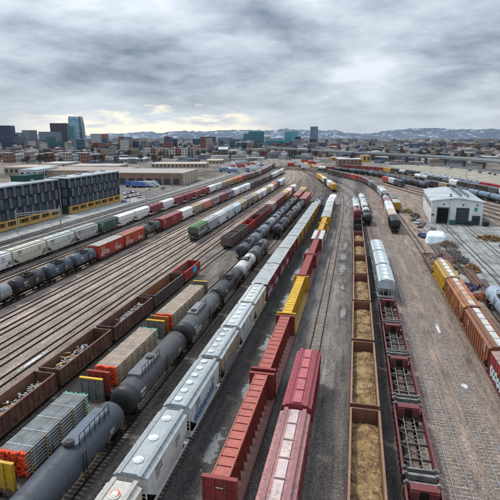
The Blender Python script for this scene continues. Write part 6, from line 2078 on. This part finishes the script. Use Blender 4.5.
for i in range(0, len(vp) - 1, 3):
    d = (vp[i + 1] - vp[i]).normalized()
    pr = link('pier', cached('via_pier', lambda: MB().box(-0.9, 0.9, -1.4, 1.4, 0, 6.8), WALLM), vd, (0.25, 0.26, 0.27), (vp[i].x, vp[i].y, 0), math.atan2(d.y, d.x))
    link('cap', cached('via_cap', lambda: MB().prism([(-8, 8.19), (8, 8.19), (8, 7.4), (2, 6.8), (-2, 6.8), (-8, 7.4)], -1.0, 1.0, 'x'), WALLM), pr, (0.25, 0.26, 0.27))
fw = thing('boundary_wall', 'long low grey wall between the dry grass strip and the viaduct', 'wall', (0, 0, 0))
wp = smooth_pts([(40, 600), (70, 610), (112, 540), (134, 455), (150, 380), (162, 300), (166, 240)], 14)
for a, b in zip(wp, wp[1:]):
    d = b - a
    o = link('wall_panel', cached('wall_panel', lambda: MB().box(0, 1, -0.15, 0.15, 0, 2.4).box(-0.005, 0.04, -0.25, 0.25, 0, 2.6), WALLM), fw, (0.20, 0.22, 0.24), (a.x, a.y, 0), math.atan2(d.y, d.x))
    o.scale = (d.length, 1, 1)

# ------------------------------------------------------------------ trailers and cars
rv = random.Random(8)
TR, CV_ = [], []
for row in range(7):
    for i in range(11):
        px, py = 222 + i * 5.2 + row * 2.5 + rv.uniform(-1, 1), 174.5 - i * 0.55 - row * 2.6 + rv.uniform(-0.4, 0.4)
        if rv.random() < 0.3 or px > 285 or py < 155:
            continue
        x, y = ground(px, py)
        if x > -90 - max(0, (y - 470) * 0.25):
            continue
        c = rv.choice([(0.70, 0.71, 0.72), (0.66, 0.68, 0.70), (0.6, 0.62, 0.64), (0.15, 0.22, 0.38), (0.45, 0.10, 0.08), (0.70, 0.70, 0.69)])
        truck_vehicle('trailer truck', x, y, R(rv.choice([20, 25, 110])), (0.6, 0.6, 0.6), c, 'trucks in the trailer lot', L=12.0)
        TR.append((px, LASTT[-1], c))
TR.sort(key=lambda q: q[0])
for i, (px, o, c) in enumerate(TR):
    o['label'] = '%s trailer truck, %s from the left in the trailer lot' % ('blue' if c[2] > c[0] * 1.5 else 'red' if c[0] > c[2] * 3 else 'white', ORD[i])
for i, (px, py, col, lb) in enumerate([(133, 185, (0.05, 0.12, 0.35), 'blue truck parked before the brown warehouse'), (139, 185.5, (0.10, 0.18, 0.40), 'second blue truck before the brown warehouse'), (146, 185, (0.55, 0.66, 0.75), 'pale blue truck before the brown warehouse'), (152, 184.6, (0.66, 0.70, 0.74), 'white truck before the brown warehouse, farthest right')]):
    x, y = ground(px, py + 2)
    truck_vehicle(lb, x, y, R(8), col, col, 'trucks before the brown warehouse', L=10.0)
for i, (px, py) in enumerate([(126, 194), (130, 193.2), (134, 192.5), (127, 198), (131, 197), (135, 196.2), (139, 195.3), (148, 190), (163, 189), (141, 199.5), (124, 203)]):
    x, y = ground(px, py)
    car_vehicle('parked car, %s of those right of the shorter dark block' % ORD[i], x, y, R(rv.choice([95, 15, 100])), rv.choice([(0.03, 0.03, 0.04), (0.5, 0.5, 0.52), (0.05, 0.08, 0.2), (0.6, 0.6, 0.6)]), 'cars right of the dark blocks')
for i in range(38):
    t = i / 37
    px, py = 398 + 100 * t + rv.uniform(-2, 2), 164.6 + 11.0 * t ** 1.7 - rv.choice([0, 1.3, 2.4])
    x, y = ground(px, py)
    if x < 60 + (600 - y) * 0.1:
        continue
    q = rv.randrange(5)
    CV_.append((px, car_vehicle('car', x, y, R(rv.uniform(60, 120)), [(0.03, 0.03, 0.04), (0.6, 0.6, 0.62), (0.66, 0.66, 0.66), (0.3, 0.04, 0.04), (0.06, 0.09, 0.2)][q], 'cars beneath the viaduct'), q))
CV_.sort(key=lambda q: q[0])
for i, (px, o, q) in enumerate(CV_):
    o['label'] = 'small %s car, %s from the left among those beneath the viaduct' % (('black', 'silver', 'white', 'red', 'navy')[q], ORD[i])
for i, (px, py) in enumerate([(297, 163), (301, 166), (305, 162.5), (309, 167.5), (312, 164.5), (291, 166), (306, 169), (317, 163)]):
    x, y = ground(px, py)
    c = [(0.7, 0.7, 0.7), (0.68, 0.7, 0.72), (0.45, 0.06, 0.05), (0.65, 0.42, 0.04), (0.45, 0.05, 0.05), (0.5, 0.06, 0.05), (0.66, 0.66, 0.66), (0.6, 0.62, 0.64)][i]
    truck_vehicle('service truck, %s of those at the far yard throat' % ORD[i], x, y, R(20 + 40 * (i % 2)), c, c, 'service trucks at the yard throat', L=10.0)

# ------------------------------------------------------------------ generic city fabric
rc = random.Random(77)
placed = list(LANDMARKS)


def blocked(x, y, r):
    # yard, trains, lots
    if -100 < x < 118 and y < 545:
        return True
    if -215 < x < -85 and 390 < y < 640:
        return True
    if x < -95 and y < 330:
        return True
    if -280 < x < -110 and 285 < y < 400:
        return True
    if 20 < x < 200 and y < 640:
        return True
    if -140 < x < -20 and 540 < y < 700:
        return True
    for p in vp[::3]:
        if (p.x - x) ** 2 + (p.y - y) ** 2 < (r + 14) ** 2:
            return True
    for (a, b, q) in placed:
        if (a - x) ** 2 + (b - y) ** 2 < (q + r) ** 2 * 0.7:
            return True
    return False


CITYC = [(0.42, 0.40, 0.36), (0.28, 0.19, 0.14), (0.22, 0.24, 0.27), (0.50, 0.51, 0.53), (0.24, 0.10, 0.08), (0.36, 0.28, 0.20), (0.10, 0.14, 0.20), (0.12, 0.135, 0.15)]
CITYR = [(0.52, 0.55, 0.58), (0.26, 0.26, 0.27), (0.36, 0.32, 0.28), (0.13, 0.15, 0.18), (0.60, 0.62, 0.64), (0.17, 0.18, 0.20)]
CWN = ['cream', 'brown', 'grey', 'white', 'brick red', 'tan', 'blue-grey', 'dark grey']
CRN = ['pale', 'grey', 'tan', 'dark', 'white', 'slate']
far_mb = {}
nb = 0
tries = 0


def var_mesh(v):
    mb = MB().box(-0.5, 0.5, -0.5, 0.5, 0, 1)
    return mb


def var_roof(v):
    mb = MB().box(-0.51, 0.51, -0.51, 0.51, 1, 1.06)
    if v % 3 == 0:
        mb.box(-0.2, 0.1, -0.2, 0.15, 1.06, 1.25)
    if v % 3 == 1:
        mb = MB().prism([(-0.53, 1.0), (0, 1.45), (0.53, 1.0)], -0.53, 0.53, 'y')
    return mb


def var_win(v):
    mb = MB()
    for r_ in range(2 + v % 3):
        n = 2 + v % 3
        z0 = (r_ + 0.35) / n
        z1 = (r_ + 0.8) / n
        if z1 > 0.98:
            continue
        for i in range(6):
            a = -0.5 + (i + 0.25) / 6
            mb.box(a, a + 0.08, -0.51, -0.5, z0, z1).box(0.5, 0.51, a, a + 0.08, z0, z1).box(-0.51, -0.5, a, a + 0.08, z0, z1)
    return mb


GRP = 'low buildings of the distant city'
NAMED, TREES = [], []
ZONES = [(12, 'the dark blue tower'), (24, 'the navy tower'), (40, 'the red and white block'), (55, 'the blue-grey office block'), (69, 'the purple-brown tower'), (86, 'the tall glass tower'), (100, 'the pale apartment tower'), (118, 'the brick red tower'),
         (145, 'the long navy block'), (160, 'the left mast apartments'), (178, 'the red mast'), (200, 'the right mast apartments'), (218, 'the stepped teal block'), (246, 'the low cream block'), (265, 'the square teal tower'), (284, 'the turquoise topped block'),
         (300, 'the right teal tower'), (324, 'the slim grey-blue tower'), (345, 'the lone dark tower'), (372, 'the ochre works'), (394, 'the blue-grey depot'), (412, 'the small twin towers'), (424, 'the lone amber boxcar'), (440, 'the white gabled house'), (460, 'the shed roof vents'), (482, 'the crimson boxcars'), (999, 'the right edge')]


def name_by_zone(items, fmt):
    by = {}
    for px, D, o, w in items:
        z = next(n for lim, n in ZONES if px < lim)
        by.setdefault((w, z), []).append((D, o))
    for (w, z), L_ in by.items():
        L_.sort(key=lambda q: q[0])
        for i, (D, o) in enumerate(L_):
            o['label'] = fmt % (w, z) + ('' if len(L_) == 1 else ', %s nearest' % ORD[i] if i else ', nearest')


while nb < 300 and tries < 9000:
    tries += 1
    px = rc.uniform(-15, 515)
    yy = 141.3 + 27 * rc.random() ** 1.5
    D = 32 * 478.3 / (yy - 138)
    x, y = bearing(px, D)
    w, d = rc.uniform(11, 28), rc.uniform(9, 20)
    if D < 780 and px < 215:
        continue
    if D > 1500:
        w *= 2.0
        d *= 1.8
    r = max(w, d) * 0.55
    if blocked(x, y, r):
        continue
    placed.append((x, y, r))
    v = rc.randrange(6)
    if v % 3 == 1 and w > 20:
        v += 1
    h = rc.choice([5, 6, 7, 8, 9, 11, 14]) * (1.25 if D > 1500 else 0.75)
    if px < 110 and D > 1000 and rc.random() < 0.25:
        h *= 1.8
    ci, cr_ = rc.randrange(8), rc.randrange(6)
    cw_ = CITYC[ci]
    b = tag(link('city_building', cached(('cb_wall', v), lambda: var_mesh(v), WALLM), None, cw_, (x, y, 0), R(YAW + rc.choice([0, 0, 30, 45, -10, 90]))), 'low building in the distant city beyond the rail yard', 'building', GRP)
    b.scale = (w, d, h)
    link('roof', cached(('cb_roof', v), lambda: var_roof(v), ROOFM), b, CITYR[cr_])
    NAMED.append((px, D, b, '%s building with %s roof' % (CWN[ci], CRN[cr_])))
    o = link('windows', cached(('cb_win', v), lambda: var_win(v), GLASS), b)
    o['kind'] = 'stuff'
    nb += 1
name_by_zone(NAMED, '%s, in line with %s')
# the city farther off reads as one mass
mbs = [MB(), MB(), MB()]
n2 = 0
for i in range(6000):
    px = rc.uniform(-15, 515)
    yy = 143.0 + 20 * rc.random() ** 1.4
    D = 32 * 478.3 / (yy - 138)
    x, y = bearing(px, D)
    w, d, h = rc.uniform(8, 24), rc.uniform(7, 16), rc.choice([3.5, 4, 5, 6, 8])
    if blocked(x, y, max(w, d) * 0.5):
        continue
    placed.append((x, y, max(w, d) * 0.5))
    a = R(YAW + rc.choice([0, 30, 45, 90]))
    c, s_ = math.cos(a), math.sin(a)
    q = [(x + u * w * c - t * d * s_, y + u * w * s_ + t * d * c) for u, t in ((-.5, -.5), (.5, -.5), (.5, .5), (-.5, .5))]
    mbs[rc.choice([0, 1, 1, 2])].hexa([(u, t, 0) for u, t in q] + [(u, t, h) for u, t in q])
    n2 += 1
    if n2 > 700:
        break
for i in range(1500):
    px = rc.uniform(-15, 515)
    yy = 139.2 + 4.3 * rc.random()
    D = 32 * 478.3 / (yy - 138)
    x, y = bearing(px, D)
    w, d, h = rc.uniform(18, 60), rc.uniform(15, 40), rc.choice([6, 7, 8, 10, 13, 18]) * (1 + D / 9000)
    a = R(rc.choice([0, 30, 45, 12]))
    c, s_ = math.cos(a), math.sin(a)
    q = [(x + u * w * c - t * d * s_, y + u * w * s_ + t * d * c) for u, t in ((-.5, -.5), (.5, -.5), (.5, .5), (-.5, .5))]
    mbs[i % 3].hexa([(u, t, 0) for u, t in q] + [(u, t, h) for u, t in q])
for mb, c, nm in zip(mbs, ((0.44, 0.44, 0.45), (0.15, 0.17, 0.20), (0.30, 0.23, 0.19)), ('pale', 'dark', 'brown')):
    o = link('distant_suburb', mb.mesh('distant_suburb', WALLM), None, c)
    tag(o, '%s roofs of the far suburbs reading as one mass' % nm, kind='stuff')


# bare winter trees
def tree_meshes(seed):
    r = random.Random(seed)
    tr, cr = MB(), MB()
    tr.cyl((0, 0, 0), (0, 0, 3.2), 0.28, 6, 0.18)
    for i in range(7):
        a = r.uniform(0, 6.28)
        z = r.uniform(2.2, 3.4)
        tr.cyl((0, 0, z), (math.cos(a) * 1.7, math.sin(a) * 1.7, z + r.uniform(1.5, 3.2)), 0.11, 4, 0.04)
    for i in range(260):
        t, p = r.uniform(0, 6.28), math.acos(r.uniform(-0.7, 1))
        q = r.random() ** 0.45
        c = Vector((math.cos(t) * math.sin(p) * 2.9 * q, math.sin(t) * math.sin(p) * 2.9 * q, 5.2 + math.cos(p) * 2.9 * q))
        d = Vector((r.uniform(-1, 1), r.uniform(-1, 1), r.uniform(-0.2, 1))).normalized() * r.uniform(0.4, 0.9)
        n = d.cross(Vector((r.uniform(-1, 1), r.uniform(-1, 1), r.uniform(-1, 1)))).normalized() * r.uniform(0.06, 0.2)
        cr.quad(tuple(c - d - n * 0.6), tuple(c - d + n * 0.6), tuple(c + d + n), tuple(c + d - n))
    return tr, cr


BARK = flat_mat('bark', (0.055, 0.042, 0.036), 0.95, 0.3, 0.5)
TWIG = flat_mat('winter_twigs', (0.085, 0.062, 0.05), 0.95, 0.4, 0.3)
TM = [(a.mesh('trunk', BARK), b.mesh('crown', TWIG)) for a, b in (tree_meshes(1), tree_meshes(2), tree_meshes(3))]
nt_, tries = 0, 0
while nt_ < 290 and tries < 9000:
    tries += 1
    px = rc.uniform(-5, 505)
    yy = 142.0 + 24 * rc.random() ** 1.3
    D = 32 * 478.3 / (yy - 138)
    x, y = bearing(px, D)
    if blocked(x, y, 3):
        continue
    placed.append((x, y, 3))
    a, b = TM[rc.randrange(3)]
    t = thing('bare_tree', 'leafless winter tree among the low city buildings', 'tree', (x, y, 0), rc.uniform(0, 6.28), 'bare trees of the distant city')
    s_ = rc.uniform(0.9, 1.7) * (1.25 if D > 1200 else 1)
    t.scale = (s_, s_, s_ * rc.uniform(0.9, 1.2))
    link('trunk', a, t)
    link('crown', b, t)
    TREES.append((px, D, t, 'leafless winter tree'))
    nt_ += 1

name_by_zone(TREES, '%s in line with %s')


# ------------------------------------------------------------------ foothills
def fbm(x, y, rr):
    return sum(a * math.sin(x * f + y * g + p) for f, g, p, a in rr)


def ridge(name, D0, D1, hmax, seed, label, fall=0.0):
    r = random.Random(seed)
    waves = [(r.uniform(0.4, 1.0) * k, r.uniform(-1, 1) * k, r.uniform(0, 6.28), 0.6 / k ** 0.75) for k in (0.7, 1.1, 1.7, 2.6, 3.7, 5.3, 7.9, 11.3, 16, 23, 34, 47)]
    mb = MB()
    nx, ny = 420, 34
    for j in range(ny + 1):
        D = D0 + (D1 - D0) * j / ny
        for i in range(nx + 1):
            px = -60 + 620 * i / nx
            x, y = bearing(px, D)
            u, v = px / 26.0, D / 900.0
            n = fbm(u, v * 1.6, waves)
            rd = 1 - abs(fbm(u * 1.3 + 3, v * 2.1, waves)) * 0.75
            env = math.sin(math.pi * min(1, (j + 0.3) / ny * 0.62))
            hz_ = hmax * env * max(0.03, 0.50 + 0.26 * n + 0.38 * rd)
            lf = min(1.0, max(0.0, (px - 60) / 190.0)) if fall else 1.0
            hz_ *= (1 - fall) + fall * lf
            mb.v.append((x, y, hz_ - 12))
    for j in range(ny):
        for i in range(nx):
            a = j * (nx + 1) + i
            mb.f.append((a, a + 1, a + nx + 2, a + nx + 1))
    o = link(name, mb.mesh(name, HILL, False), None)
    tag(o, label, kind='structure')


ridge('foothills', 11500, 16500, 305, 6, 'snow streaked blue foothills along the horizon', 0.45)

# ------------------------------------------------------------------ air
hzm = bpy.data.materials.new('haze_air')
hzm.use_nodes = True
hn = hzm.node_tree
hn.nodes.clear()
ho = hn.nodes.new('ShaderNodeOutputMaterial')
hv = hn.nodes.new('ShaderNodeVolumePrincipled')
hv.inputs['Color'].default_value = (0.72, 0.82, 0.95, 1)
hv.inputs['Density'].default_value = 0.000020
hv.inputs['Anisotropy'].default_value = 0.2
hn.links.new(hv.outputs[0], ho.inputs['Volume'])
hz_o = link('haze', MB().box(-20500, 20500, -400, 19500, -40, 640).mesh('haze', hzm))
tag(hz_o, 'thin bluish winter air over the yard and city', kind='stuff')
